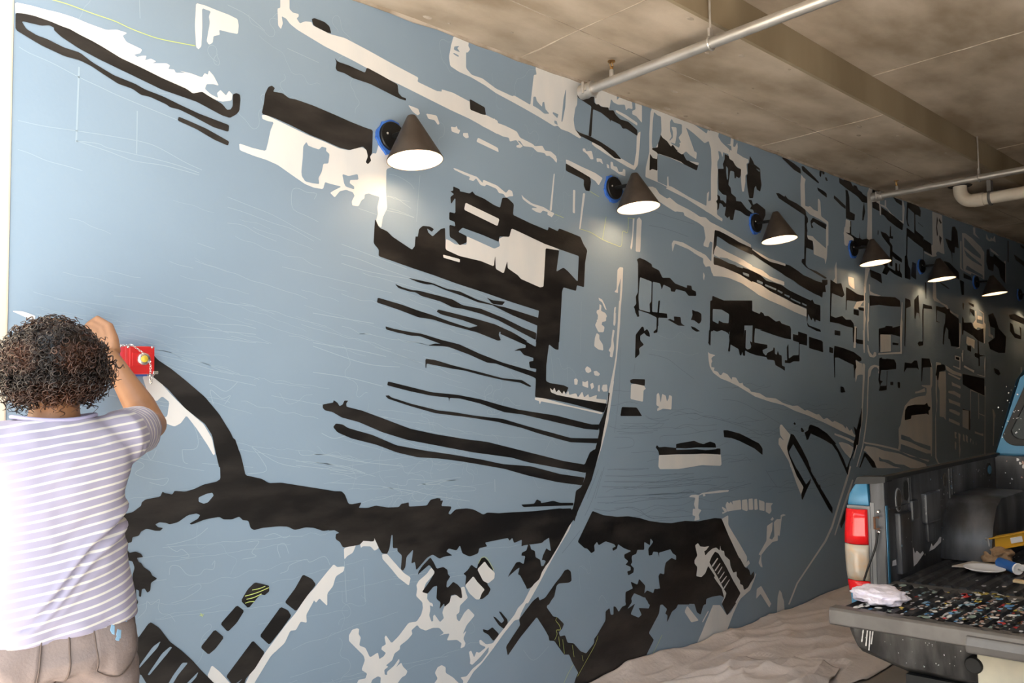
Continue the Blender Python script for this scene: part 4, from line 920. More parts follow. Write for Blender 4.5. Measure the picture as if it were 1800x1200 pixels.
w 1305 230 1390 260 1392 30 1380 100 1385 245 1305 225
k 1480 160 1530 180 1550 220 1530 240 1490 210
T 1400 680 7.5
k 170 500 190 495 280 530 400 610 470 690 550 820 620 950 660 1070 700 960 750 850 780 700 790 650 755 520 800 570 830 450 858 270 860 330 840 530 780 800 700 1000 670 1150 600 1000 540 860 460 750 330 680 240 630 190 600 150 700 130 640 105 620 130 585 155 590 155 540
k 55 535 75 540 95 575 85 595 60 590
w 500 615 560 625 700 680 765 720 765 740 700 705 560 655 515 635
w 555 730 600 725 680 750 750 795 740 830 710 940 640 870 590 800
T 1100 980 4.5
w 560 680 600 590 640 490 690 370 720 350 750 380 800 455 830 430 880 340 905 290 940 260 980 250 1025 120 1030 130 985 255 950 285 900 330 850 440 790 600 690 640 590 685
k 900 0 940 75 975 95 985 140 1010 105 1015 150 950 250 930 240 880 130 820 40 800 0
k 400 0 660 0 800 60 905 280 870 360 800 455 760 370 775 320 750 295 640 305 630 360 610 380 590 450 560 430 540 360 490 310 480 290 500 240 440 180 420 220 440 240 390 250 330 200 400 150
w 465 420 485 380 565 490 520 510
w 650 418 655 425 608 512 603 505
w 1030 325 1035 245 1070 222 1148 360 1135 395 1065 285
w 1215 252 1250 340 1255 415 1195 435 1200 310
"""
def on_wall(px, py, lift):
    d = fw + CR * ((px - 900) / F) - CU * ((py - 600) / F)
    t = D / d.y
    p = CP + d * t
    return Vector((p.x, D - lift, p.z))
def chaikin(ps):
    out = []
    n = len(ps)
    for i in range(n):
        a, b = ps[i], ps[(i + 1) % n]
        L = (b - a).length
        q = min(.12, .005 / L) if L > 1e-5 else .12
        out += [a.lerp(b, q), a.lerp(b, 1 - q)]
    return out
tx = ty = 0; ts = 1
shapes = []; lines = []
for ln in TRACES.strip().split('\n'):
    w = ln.split()
    if not w: continue
    if w[0] == 'T':
        tx, ty, ts = float(w[1]), float(w[2]), float(w[3]); continue
    nums = [float(a) for a in w[1:]]
    if w[0] in 'cyd':
        wd = nums[0] / ts; nums = nums[1:]
        lines.append((w[0], wd, [(tx + nums[i] / ts, ty + nums[i + 1] / ts) for i in range(0, len(nums) - 1, 2)]))
    else:
        shapes.append((w[0], [(tx + nums[i] / ts, ty + nums[i + 1] / ts) for i in range(0, len(nums) - 1, 2)]))
LIFT = {'w': .0008, 'k': .0016, 'B': .0024, 'W': .0032}
PNAME = {'w': 'white_paint_shape', 'W': 'white_paint_shape', 'k': 'black_paint_shape', 'B': 'blue_paint_shape'}
PMAT = {'w': M['white'], 'W': M['white'], 'k': M['black'], 'B': M['wall']}
def parea(p):
    return abs(sum(p[i][0] * p[(i + 1) % len(p)][1] - p[(i + 1) % len(p)][0] * p[i][1] for i in range(len(p)))) / 2
order = sorted(range(len(shapes)), key=lambda i: -parea(shapes[i][1]))
big = set(order[:280])
rest = {}
for i, (k, pts) in enumerate(shapes):
    w3 = [on_wall(x, y, 0) for x, y in pts]
    w2 = chaikin([Vector((p.x, min(max(p.z, .002), HC + .02))) for p in w3])
    w2 = [Vector((max(p.x, X0 + .001), p.y)) for p in w2]
    vs, es, fs, *_ = delaunay_2d_cdt(w2, [], [list(range(len(w2)))], 1, 1e-5)
    if not fs: continue
    vs3 = [(p.x, D - LIFT[k] - (i % 83) * .000008, p.y) for p in vs]
    fs = [list(f) for f in fs]
    for f in fs:      # face the room (-Y)
        a, b, c = (Vector(vs3[f[j]]) for j in range(3))
        if (b - a).cross(c - a).y > 0: f.reverse()
    if i in big:
        MB().add(vs3, fs).build(PNAME[k], PMAT[k], wall, fixn=False)
    else:
        rest.setdefault(PNAME[k].replace('shape', 'marks'), [MB(), PMAT[k]])[0].add(vs3, fs)
for n, (mb, mm) in rest.items():
    stuff(mb.build(n, mm, wall, fixn=False))
LM = {'c': [MB(), 'chalk_lines', M['chalk']], 'd': [MB(), 'pencil_lines', M['pencil']], 'y': [MB(), 'lime_chalk_lines', M['lime']]}
def ribbon(mb, pts, wd, lift):
    for i in range(len(pts) - 1):
        a, b = pts[i], pts[i + 1]
        d = b - a
        if d.length < 1e-5: continue
        n = Vector((-d.z, 0, d.x)).normalized() * wd / 2
        mb.add([a + n, a - n, b - n, b + n], [(0, 1, 2, 3)])
def smooth_pts(ps, sub=5):
    out = []
    for i in range(len(ps) - 1):
        p0 = ps[max(i - 1, 0)]; p1 = ps[i]; p2 = ps[i + 1]; p3 = ps[min(i + 2, len(ps) - 1)]
        for j in range(sub):
            t = j / sub
            out.append(.5 * ((2 * p1) + (p2 - p0) * t + (2 * p0 - 5 * p1 + 4 * p2 - p3) * t * t + (3 * p1 - p0 - 3 * p2 + p3) * t ** 3))
    out.append(ps[-1])
    return out
for k, wd, pts in lines:
    ps = smooth_pts([on_wall(x, y, {'c': .0006, 'd': .0006, 'y': .0042}[k]) for x, y in pts])
    ps = [p for p in ps if p.x > X0 + .01 and .01 < p.z < HC - .01]
    ppm = F / max(1.5, (ps[0] - CP).dot(fw)) if ps else 500
    ribbon(LM[k][0], ps, max(.0011, wd / ppm * .9), 0)
# further faint sketch lines drawn free-hand across the blue field
for i in range(150):
    x = random.uniform(.55, 2.2); z = random.choice([random.uniform(1.6, 2.15), random.uniform(1.25, 1.75), random.uniform(.35, 1.2)])
    L = random.uniform(.08, .55); sl = random.uniform(-.32, -.10) if z > 1.25 else random.uniform(-.12, .1); wob = random.uniform(.004, .016)
    n = int(L / .02)
    ps = [Vector((x + j * .02, D - .0005, z + sl * j * .02 + wob * noise.noise((i * 3.1, j * .35, 0)))) for j in range(n)]
    if n > 2: ribbon(LM['c'][0], ps, random.uniform(.0009, .0019), 0)
for i in range(70):     # scribbled curls
    x = random.uniform(.6, 3.2); z = random.choice([random.uniform(.2, 1.1), random.uniform(2.4, 2.95), random.uniform(1.1, 1.6)])
    ps = []; a = random.uniform(0, 6.28)
    for j in range(random.randint(15, 40)):
        a += random.uniform(-.1, .1) + 1.3 * noise.noise((i * 5.3, j * .22, 2))
        x += .009 * math.cos(a); z += .009 * math.sin(a)
        if x < X0 + .02 or z > HC - .02 or z < .02: break
        ps.append(Vector((x, D - .0005, z)))
    if len(ps) > 3: ribbon(LM['c'][0], ps, random.uniform(.0008, .0016), 0)
for i in range(46):
    x = random.uniform(3.1, 5.2); z = random.uniform(.75, 1.5); L = random.uniform(.2, 1.0)
    n = int(L / .03); sl = random.uniform(-.06, .04)
    ps = [Vector((x + j * .03, D - .0005, z + sl * j * .03 + .03 * noise.noise((i * 2.1, j * .2, 4)))) for j in range(n)]
    if n > 2: ribbon(LM['d'][0], ps, .0014, 0)
for k, (mb, n, mm) in LM.items():
    stuff(mb.build(n, mm, wall, fixn=False))

# ------------------------------------------------------------------ wall lamps
M['shade'] = mat('dark_bronze_metal', (0.055, 0.042, 0.034), .42, .35, col2=(.075, .06, .05), scale=14)
M['shade_in'] = mat('white_enamel', (.9, .87, .8), .5)
M['black_metal'] = mat('black_metal', (.008, .008, .008), .45, .2)
M['tape'] = mat('blue_masking_tape', (.035, .13, .50), .7, col2=(.05, .18, .62), scale=30)
M['bulb'] = emit('lamp_bulb', (1, .68, .40), 52)
M['steel'] = mat('galvanised_steel', (.62, .59, .555), .36, .7, col2=(.46, .435, .40), scale=18, stretch=(1, .4, 1))
M['brass'] = mat('brass', (.45, .24, .07), .35, .8)
LAMPS = [(1.826, 2.521), (3.230, 2.531), (4.656, 2.528), (6.084, 2.515), (7.442, 2.502), (8.856, 2.470), (10.30, 2.44)]
LLAB = ['largest and nearest black cone wall lamp, left end of the row',
        'black cone wall lamp second from the left, below the nearer sprinkler pipe',
        'black cone wall lamp third from the left, above the painted double stripes',
        'black cone wall lamp fourth from the left in the row',
        'black cone wall lamp fifth from the left in the row',
        'black cone wall lamp sixth from the left, far down the wall',
        'farthest cone wall lamp at the right edge of the mural']
def lamp(i, x, z):
    t = thing('wall_lamp', (x, D, z), LLAB[i], 'lamp', 'cone lamps in a row along the mural wall')
    ay = D - .163; zr = z - .136; hh = .185; R = .112
    PV = Vector((x, ay, z - .02)); RX = Matrix.Rotation(math.radians(-6.5), 3, 'X')
    def tilt(mb):
        mb.v = [tuple(PV + RX @ (Vector(v) - PV)) for v in mb.v]
        return mb
    rng = random.Random(i)
    pts = []
    for k in range(40):
        a = 2 * math.pi * k / 40
        r = .068 + .012 * noise.noise((math.cos(a) * 1.5 + i * 4, math.sin(a) * 1.5, i)) + (.006 if k % 7 == 0 else 0)
        pts.append((r * math.cos(a), r * math.sin(a) - .004))
    MB().prism(pts, .0005, .012, lambda u, v, h: (x + u, D - .003 - h, z + v)).build('masking_tape', M['tape'], t)
    pl = MB().lathe([(.0, -.026), (.056, -.026), (.060, -.022), (.060, -.0), (.0, 0)], 40, (x, D - .003, z), 'y').build('wall_plate', M['black_metal'], t, smooth='auto')
    MB().ell((x - .03, D - .031, z + .005), (.005, .004, .005), 10, 6).build('screw', M['steel'], pl)
    MB().tube([(x, D - .02, z), (x, ay + .03, z - .004), (x, ay, z - .02)], .010, 12).build('arm', M['black_metal'], t, smooth='auto')
    c = (x, ay, zr)
    tilt(MB().lathe([(R, 0), (R, .004), (.020, hh - .004), (.017, hh), (0, hh), (0, hh - .003), (.014, hh - .003), (.0165, hh - .007), (R - .0025, .002), (R - .0025, 0)], 64, c, closed=True)).build('lamp_shade', M['shade'], t, smooth='auto')
    tilt(MB().lathe([(R - .003, .001), (.0155, hh - .012), (0, hh - .010)], 64, c)).build('shade_lining', M['shade_in'], t, smooth='auto', fixn=False)
    b = tilt(MB().ell((x, ay, zr + .090), (.026, .026, .030), 20, 12)).build('bulb', M['bulb'], t, smooth=True)
    tilt(MB().tube([(x, ay, zr + .115), (x, ay, zr + .145)], .012, 14)).build('socket', M['shade_in'], b)
    return t
for i, (x, z) in enumerate(LAMPS): lamp(i, x, z)

# ------------------------------------------------------------------ red wall box
M['red'] = mat('red_enamel', (.62, .022, .022), .32)
M['chrome'] = mat('chrome', (.75, .73, .70), .22, .9)
M['yellow'] = mat('yellow_lens', (.72, .52, .05), .35)
bx, bz = .836, 1.592; KB = .88
t = thing('alarm_box', (bx, D, bz - .055), 'small red metal box with yellow round lens and chain on the wall', 'alarm box')
MB().prism([(-.054, -.058), (.046, -.056), (.050, .02), (.046, .052), (-.052, .052), (-.056, .0)], .001, .010, lambda u, v, h: (bx + u, D - .003 - h, bz + v)).build('masking_tape', M['tape'], t)
MB().box(bx - .048, bx + .052, D - .016, D - .010, bz - .050, bz + .054).build('back_plate', M['chrome'], t, bevel=.002)
body = MB().box(bx - .05, bx + .05, D - .074, D - .016, bz - .05, bz + .05).build('box_body', M['red'], t, bevel=.006, smooth='auto')
MB().box(bx - .036, bx + .05, D - .079, D - .072, bz - .049, bz + .049).build('cover', M['red'], body, bevel=.003)
MB().box(bx - .027, bx + .040, D - .082, D - .078, bz - .022, bz + .026).build('raised_panel', M['red'], body, bevel=.0015)
bez = MB().lathe([(.0, -.010), (.014, -.010), (.021, -.008), (.024, 0), (0, 0)], 32, (bx + .012, D - .080, bz + .004), 'y').build('bezel', M['chrome'], t, smooth='auto')
MB().lathe([(0, -.004), (.009, -.003), (.0125, 0), (0, .001)], 24, (bx + .012, D - .0905, bz + .004), 'y').build('lens', M['yellow'], bez, smooth='auto')
for sx in (-.04, .042):
    MB().ell((bx + sx, D - .078, bz + .046), (.0048, .004, .0048), 10, 6).build('screw', M['chrome'], t, smooth=True)
MB().box(bx + .044, bx + .062, D - .084, D - .06, bz - .050, bz - .040).build('clip', M['chrome'], t, bevel=.0015)
def chain(pts, name):
    mb = MB(); P = smooth_pts([Vector(p) for p in pts], 12)
    acc = 0; last = P[0]; k = 0
    for p in P[1:]:
        if (p - last).length >= .0062:
            d = (p - last).normalized(); c = (p + last) / 2
            n = d.orthogonal().normalized(); n.rotate(Matrix.Rotation((k % 2) * math.pi / 2, 3, d))
            ring = [c + d * math.cos(a) * .0049 + n * math.sin(a) * .0029 for a in [2 * math.pi * j / 10 for j in range(11)]]
            mb.tube(ring, .0009, 5, cap=False); last = p; k += 1
    return mb.build(name, M['chrome'], t)
chain([(bx - .066, D - .03, bz + .060), (bx - .045, D - .07, bz + .052), (bx - .034, D - .09, bz + .054), (bx - .012, D - .092, bz + .038), (bx + .008, D - .096, bz + .022)], 'chain')
chain([(bx + .030, D - .094, bz - .002), (bx + .033, D - .09, bz - .03), (bx + .032, D - .088, bz - .06), (bx + .036, D - .086, bz - .085), (bx + .042, D - .084, bz - .06), (bx + .052, D - .08, bz - .045)], 'chain')

for o in [c for c in bpy.data.objects if c.parent and (c.parent == t or c.parent.parent == t)]:
    for v in o.data.vertices:
        v.co = Vector((bx + (v.co.x - bx) * KB, D - .003 + (v.co.y - D + .003) * KB, bz + (v.co.z - bz) * KB))

# ------------------------------------------------------------------ sprinkler pipes
def sprinkler(x, z, y_end, y_far, yr, ys, lab):
    t = thing('sprinkler_pipe', (x, y_end, z), lab, 'pipe', 'steel sprinkler pipes under the ceiling')
    r = .0235
    MB().tube([(x, y_end, z), (x, y_far, z)], r, 24).build('pipe', M['steel'], t, smooth='auto')
    cp = MB().lathe([(r, -.03), (.036, -.03), (.038, -.018), (.034, -.006), (.034, .006), (.038, .018), (.036, .03), (r, .03)], 24, (x, y_end + .03, z), 'y').build('coupling', M['steel'], t, smooth='auto')
    for s in (-1, 1):
        MB().box(x + s * .034 - .008, x + s * .034 + .008, y_end + .014, y_end + .046, z - .014, z + .014).build('lug', M['steel'], cp, bevel=.003)
        MB().tube([(x + s * .046, y_end + .03, z - .028), (x + s * .046, y_end + .03, z + .028)], .006, 8).build('bolt', M['steel'], cp)
    MB().lathe([(0, .06), (r, .06), (.029, .055), (.029, .048), (r, .045)], 20, (x, y_end + .005, z), 'y').build('end_cap', M['steel'], cp, smooth='auto')
    MB().lathe([(r + .001, .036), (.036, .040), (.036, .058), (r, .064), (0, .064)], 20, (x, y_end + .02, z), 'y').build('collar', M['steel'], cp, smooth='auto')
    st = MB().tube([(x, ys, z + .015), (x, ys, z + .055)], [.013, .0105], 12).build('stub', M['steel'], t)
    MB().tube([(x, ys, z + .055), (x, ys, z + .066), (x, ys, z + .070)], [.008, .008, .004], 10).build('sprinkler_body', M['brass'], st)
    for s in (-1, 1):
        MB().tube([(x + s * .007, ys, z + .062), (x + s * .012, ys, z + .078), (x + s * .003, ys, z + .094)], .0022, 6).build('frame_arm', M['brass'], st)
    MB().lathe([(0, 0), (.018, -.002), (.018, .001), (0, .003)], 16, (x, ys, z + .096)).build('deflector', M['brass'], st)
    h = MB().tube([(x, yr, z + .05), (x, yr, HC2 + .01)], .005, 10).build('hanger_rod', M['steel'], t)
    MB().tube([(x, yr + .0 + .027 * math.sin(a), z + .027 * math.cos(a)) if False else (x + .027 * math.sin(a), yr, z + .027 * math.cos(a)) for a in [math.pi * 2 * j / 20 for j in range(21)]], .006, 6, cap=False).build('clamp', M['steel'], h)
    MB().box(x - .013, x + .013, yr - .006, yr + .006, z + .024, z + .066).build('clamp_strap', M['steel'], h, bevel=.002)
    return t
sprinkler(2.875, 2.930, 2.50, -3.0, 1.84, 2.385, 'nearer galvanised sprinkler pipe crossing the upper middle of the frame')
sprinkler(6.28, 2.928, 2.53, -3.0, 1.85, 2.42, 'farther thin sprinkler pipe above the white plastic drain pipe')

# ------------------------------------------------------------------ plastic drain pipe
M['pvc'] = mat('off_white_plastic_pipe', (.74, .66, .55), .4, col2=(.62, .50, .38), scale=6, lo=.5, hi=.8)
M['strap'] = mat('dull_steel_strap', (.22, .21, .20), .5, .6)
M['hole'] = mat('rough_dark_hole', (.03, .024, .02), .9)
M['rust'] = mat('rust', (.20, .075, .025), .8, col2=(.10, .05, .03), scale=30)
px_, pz_ = 7.0, 2.918
t = thing('drain_pipe', (px_, 2.2, HC), 'white plastic drain pipe with elbow dropping out of the ceiling', 'pipe')
r = .047
arc = [(px_, 2.205 - .10 * (1 - math.cos(a)), pz_ + .10 - .10 * math.sin(a)) for a in [math.pi / 2 * j / 10 for j in range(11)]]
MB().tube([(px_, 2.205, HC + .05)] + arc, [r + .004] * 12, 24).build('elbow', M['pvc'], t, smooth='auto')
MB().tube([(px_, 2.11, pz_), (px_, 2.035, pz_)], r + .007, 24).build('socket_ring', M['pvc'], t, smooth='auto')
MB().tube([(px_, 2.10, pz_), (px_, -3, pz_)], r, 24).build('pipe', M['pvc'], t, smooth='auto')
sp = MB().tube([(px_ + .053 * math.sin(a), 1.99, pz_ + .053 * math.cos(a)) for a in [2 * math.pi * j / 24 for j in range(25)]], .010, 6, cap=False).build('strap', M['strap'], t)
MB().box(px_ - .03, px_ + .03, 1.975, 2.005, pz_ + .05, HC).build('strap_tab', M['strap'], sp)
MB().lathe([(0, -.003), (.085, -.003), (.09, .002), (0, .002)], 20, (px_, 2.205, HC - .001)).build('ceiling_hole', M['hole'], t)

# ------------------------------------------------------------------ drop cloths
M['canvas'] = mat('beige_canvas', (.60, .52, .48), .9, col2=(.66, .58, .54), scale=5, bump=.5, bscale=38)
UPQ = [(2.1, 2.60), (3.86, 2.37), (4.07, 1.955), (2.3, 1.50)]      # outline of the upper cloth
def cloth(name, quad, nx, ny, zb, amp, seed, lab, wallside=False, folds=()):
    A, B, C_, D_ = [Vector((*q, 0)) for q in quad]      # A-B far edge (by the wall), D_-C_ near edge
    top = []; 
    for j in range(ny + 1):
        for i in range(nx + 1):
            u, v = i / nx, j / ny
            p = A.lerp(B, u).lerp(D_.lerp(C_, u), v)
            e = min(u, 1 - u, v, 1 - v)
            q = Vector((p.x * 1.1 + p.y * .5, p.y * 3.0 - p.x * .5, seed))
            n1 = 1 - abs(noise.noise(q)) * 3.4
            n2 = 1 - abs(noise.noise(Vector((p.x * 1.4 - p.y * .9, p.y * 4.5 + p.x * 1.2, seed + 9)))) * 4.2
            n3 = noise.noise(Vector((p.x * 14, p.y * 16, seed)))
            fr = 0
            for (ax, ay, bx_, by_, fw_, fh) in folds:
                e0 = Vector((bx_ - ax, by_ - ay)); w0 = Vector((p.x - ax, p.y - ay)); tt = max(0, min(1, w0.dot(e0) / e0.length_squared))
                dd = (w0 - e0 * tt).length + .012 * noise.noise((p.x * 6, p.y * 6, fh * 99)); fr += fh * math.exp(-(dd / fw_) ** 2) * (.35 + math.sin(math.pi * min(1, tt * .9 + .1)))
            h = fr + amp * (max(0, n1) ** 2 * 1.0 + max(0, n2) ** 2 * .7 + .10 * n3 + .10)
            if wallside:
                if all((p.x - q0[0]) * (q1[1] - q0[1]) - (p.y - q0[1]) * (q1[0] - q0[0]) > -.05 for q0, q1 in zip(UPQ, UPQ[1:] + UPQ[:1])): h = .002
                h += .05 * max(0, 1 - v * 9) * max(0, min(1, (4.6 - p.x) / 1.2)) * (.7 + .5 * noise.noise((p.x * 5, 0, 1)))
            ed = noise.noise((p.x * 3, p.y * 3, seed + 3)) * .02 if 0 < e < .2 else 0
            y = p.y + ed if not (wallside and v < .05) else min(p.y, D - .004)
            top.append(Vector((p.x + noise.noise((p.x * 2, p.y * 5, seed + 1)) * .012, min(y, D - .005), max(zb, zb + h))))
    W = nx + 1
    vs = top + [Vector((p.x, p.y, max(zb - .002, p.z - .004))) for p in top]
    N = len(top); fs = []
    for j in range(ny):
        for i in range(nx):
            a = j * W + i
            fs.append((a, a + W, a + W + 1, a + 1)); fs.append((N + a, N + a + 1, N + a + W + 1, N + a + W))
    for i in range(nx):
        fs.append((i, i + 1, N + i + 1, N + i)); b = ny * W + i; fs.append((b + 1, b, N + b, N + b + 1))
    for j in range(ny):
        a = j * W; fs.append((a + W, a, N + a, N + a + W)); b = j * W + nx; fs.append((b, b + W, N + b + W, N + b))
    o = MB().add(vs, fs).build(name, M['canvas'], smooth=True)
    return tag(o, lab, 'drop cloth', 'painters drop cloths on the garage floor')
cloth('drop_cloth', [(2.2, 2.692), (8.2, 2.692), (8.2, 1.80), (4.02, 1.80)], 280, 100, .004, .020, 2.0, 'beige canvas drop cloth running along the foot of the mural wall', True,
      [(4.0, 2.55, 4.7, 2.05, .022, .022), (4.3, 2.6, 5.4, 2.0, .02, .02), (3.9, 2.5, 4.25, 2.35, .018, .02), (4.7, 2.62, 5.6, 2.25, .02, .018), (4.1, 2.2, 4.6, 1.95, .02, .016)])
cloth('drop_cloth', UPQ, 150, 120, .016, .026, 11.0, 'crumpled beige drop cloth at the bottom edge, its corner below the truck tailgate', False,
      [(2.9, 2.5, 3.7, 1.9, .022, .026), (3.15, 2.5, 3.95, 2.0, .018, .022), (3.3, 2.45, 3.88, 2.25, .016, .022), (3.4, 2.0, 3.95, 1.9, .02, .022), (2.7, 2.3, 3.5, 1.8, .025, .024), (3.6, 2.3, 3.8, 2.05, .015, .018)])

# ------------------------------------------------------------------ pickup truck
SH = .15
def sh(p): return (p[0] + SH * (1.4 - p[1]), p[1], p[2])
def tbox(mb, *a): return mb.box(*a, fn=sh)
M['tblue'] = mat('blue_car_paint', (.03, .155, .28), .28, .15, col2=(.035, .18, .32), scale=4)
M['liner'] = mat('black_liner_painted_sheen', (.022, .023, .026), .36, col2=(.115, .12, .135), scale=11, detail=9, stretch=(1, 1, .22), bump=.1, bscale=30, lo=.42, hi=.78)  # blue-grey second tone paints a reflective sheen into the black plastic
M['rib'] = mat('scuffed_black_liner', (.016, .016, .018), .5, col2=(.10, .10, .105), scale=22, detail=8, lo=.5, hi=.8)
M['lip'] = mat('grey_tailgate_metal', (.115, .105, .10), .45, .3, col2=(.15, .14, .132), scale=12)
M['bumper'] = mat('dark_step_bumper', (.05, .048, .048), .42, .2, col2=(.22, .215, .21), scale=7, detail=8, stretch=(2, 2, .3), lo=.45, hi=.8)
M['tred'] = mat('red_lens', (.75, .012, .015), .15)
M['tclear'] = mat('cloudy_clear_lens', (.50, .44, .36), .2, col2=(.62, .36, .18), scale=14, lo=.5, hi=.8)
M['rubber'] = mat('black_rubber', (.012, .012, .012), .6)
M['greytrim'] = mat('grey_plastic_trim', (.20, .20, .205), .5)
M['plate'] = mat('cream_scuffed_panel', (.62, .57, .44), .5, col2=(.50, .47, .38), scale=10)
glass = bpy.data.materials.new('rear_window_glass'); glass.use_nodes = True
g_ = glass.node_tree.nodes['Principled BSDF']
g_.inputs['Base Color'].default_value = (.05, .07, .075, 1); g_.inputs['Roughness'].default_value = .04
g_.inputs['Transmission Weight'].default_value = .35; g_.inputs['IOR'].default_value = 1.5
M['glass'] = glass
tk = thing('pickup_truck', (3.9, .65, 0), 'old blue pickup truck with open tailgate and paint-spattered black bed', 'truck')
XT, XF = 3.27, 4.66           # bed tail and bulkhead
ZB, ZR = .70, 1.10            # bed floor and rail height
YI, YO = 1.362, 1.502         # inner and outer face of the wall-side bed wall
# wall-side bed side: outer skin
mb = MB()
prof = [(YO - .015, .42), (YO, .55), (YO + .012, .80), (YO, .98), (YO - .035, ZR - .075), (YO - .035, .42)]
mb.prism(prof, XT, XF + .02, lambda u, v, h: sh((h, u, v)))
side = mb.build('bed_side', M['tblue'], tk)
mb = MB().prism([(XT + .02, .50), (XF, .50), (XF, ZR - .005), (XT + .035, ZR - .005)], YI, YI + .02, lambda u, v, h: sh((u, h, v)))
lin = mb.build('bed_liner_wall', M['liner'], tk)
tbox(MB(), XT - .005, XF + .02, YI - .012, YI + .022, ZR - .012, ZR + .006).build('rail_cap', M['rubber'], side, bevel=.004)
# raised pads, grooves and holes moulded in the liner
def pad(x0, x1, z0, z1, d, name='liner_pad', m='liner'):
    return tbox(MB(), x0, x1, YI - d, YI + .004, z0, z1).build(name, M[m], lin, bevel=min(.008, d * .45))
pad(3.355, 3.475, .705, .95, .022); pad(3.50, 3.57, .90, .985, .018); pad(3.64, 3.80, .87, 1.0, .022)
pad(3.67, 3.75, .79, .868, .014); pad(3.83, 3.895, .95, 1.0, .010); pad(3.30, 3.50, .97, .976, .006)
for xs in (3.50, 3.52, 3.97, 4.0): tbox(MB(), xs, xs + .006, YI - .006, YI + .003, .96 if xs < 3.6 else .9, ZR - .02).build('liner_rib', M['liner'], lin)
def oval(x, z, rx, rz, m, name, d0=-.003, d1=.001):
    return MB().prism([(rx * math.cos(a), rz * math.sin(a)) for a in [2 * math.pi * k / 24 for k in range(24)]], d0, d1, lambda u, v, h: sh((x + u, YI + h, z + v))).build(name, M[m], lin)
oval(3.395, 1.0, .028, .048, 'greytrim', 'liner_hole_rim', -.004); oval(3.395, 1.0, .022, .042, 'hole', 'liner_hole', -.0055)
oval(3.475, 1.03, .030, .042, 'rubber', 'liner_plug', -.004); oval(3.92, 1.035, .016, .030, 'hole', 'liner_hole', -.003)
oval(4.53, 1.03, .035, .035, 'hole', 'liner_hole', -.003); oval(4.535, 1.03, .028, .022, 'tblue', 'body_seen_through_hole', -.0045)
# wheel well hump
hum = []
for k in range(13):
    a = math.pi * k / 12
    hum.append((4.17 - .34 * math.cos(a), ZB - .01 + .27 * min(1, math.sin(a) * 1.25)))
MB().prism(hum, YI - .20, YI + .01, lambda u, v, h: sh((u, h, v))).build('wheel_well', M['liner'], tk, bevel=.02, smooth='auto')
# bed floor with ribs running fore and aft
def ribbed(name, x0, x1, y0, y1, z, pitch, m, par):
    ys = []; y = y0
    while y < y1:
        for f, h in ((0, 0), (.18, 0), (.30, .011), (.70, .011), (.82, 0)):
            if y + f * pitch < y1: ys.append((y + f * pitch, h))
        y += pitch
    ys.append((y1, 0))
    vs = [sh((x0, y, z - .02 + h)) for y, h in ys] + [sh((x1, y, z - .02 + h)) for y, h in ys]
    vs += [sh((x0, y, z - .045)) for y, h in ys] + [sh((x1, y, z - .045)) for y, h in ys]
    n = len(ys)
    fs = [(i, i + 1, n + i + 1, n + i) for i in range(n - 1)] + [(2 * n + i, 3 * n + i, 3 * n + i + 1, 2 * n + i + 1) for i in range(n - 1)]
    fs += [(i, 2 * n + i, 2 * n + i + 1, i + 1) for i in range(n - 1)] + [(n + i, n + i + 1, 3 * n + i + 1, 3 * n + i) for i in range(n - 1)]
    return MB().add(vs, fs).build(name, M[m], par)
ribbed('bed_floor', XT + .06, XF, -.10, YI, ZB, .052, 'rib', tk)
tbox(MB(), XT - .01, XT + .06, -.10, YI, ZB - .045, ZB - .016).build('bed_sill', M['lip'], tk, bevel=.004)
# near side, out of the frame for the most part
mb = MB().prism([(-.24, .42), (-.25, .8), (-.22, ZR), (-.10, ZR), (-.10, .5), (-.20, .42)], XT, XF + .02, lambda u, v, h: sh((h, u, v))).build('bed_side', M['tblue'], tk)
tbox(MB(), XF - .03, XF + .015, -.10, YI, ZB - .04, ZR - .005).build('bulkhead', M['liner'], tk, bevel=.005)
# cab
YC = .645
def cab_sec(x, k=1.0):
    pts = []
    for y, z in ((.735, .45), (.755, .80), (.745, 1.06), (.725, 1.12), (.62, 1.48), (.58, 1.545), (.50, 1.575), (-.50, 1.575), (-.58, 1.545), (-.62, 1.48), (-.725, 1.12), (-.745, 1.06), (-.755, .80), (-.735, .45)):
        pts.append((x, YC + y, .45 + (z - .45) * k))
    return pts
vs = []; 
for x, k in ((XF + .03, 1), (XF + .05, 1.004), (5.25, 1.01), (5.55, .99)): vs += [sh(p) for p in cab_sec(x + 0 * k, k)]
n = 14; fs = []
for j in range(3):
    for i in range(n): fs.append((j * n + i, j * n + (i + 1) % n, (j + 1) * n + (i + 1) % n, (j + 1) * n + i))
cab = MB().add(vs, fs).build('cab', M['tblue'], tk, smooth='auto')
def rrect(hw0, hw1, z0, z1, r, n=6):
    cs = [(hw0 - r, z0 + r, -90), (hw1 - r, z1 - r, 0), (-(hw1 - r), z1 - r, 90), (-(hw0 - r), z0 + r, 180)]
    return [(cx + r * math.cos(math.radians(a + 90 * k / n)), cz + r * math.sin(math.radians(a + 90 * k / n))) for cx, cz, a in cs for k in range(n + 1)]
def ring(mb, o, i, x0, x1):
    n = len(o)
    for a, b in ((o, i),):
        vs = [sh((x0, YC + u, v)) for u, v in o] + [sh((x0, YC + u, v)) for u, v in i] + [sh((x1, YC + u, v)) for u, v in o] + [sh((x1, YC + u, v)) for u, v in i]
        fs = []
        for k in range(n):
            l = (k + 1) % n
            fs += [(k, l, n + l, n + k), (2 * n + k, 3 * n + k, 3 * n + l, 2 * n + l), (k, 2 * n + k, 2 * n + l, l), (n + k, n + l, 3 * n + l, 3 * n + k)]
        mb.add(vs, fs)
    return mb
wo = rrect(.688, .585, 1.145, 1.50, .055); wi = rrect(.650, .553, 1.178, 1.470, .045)
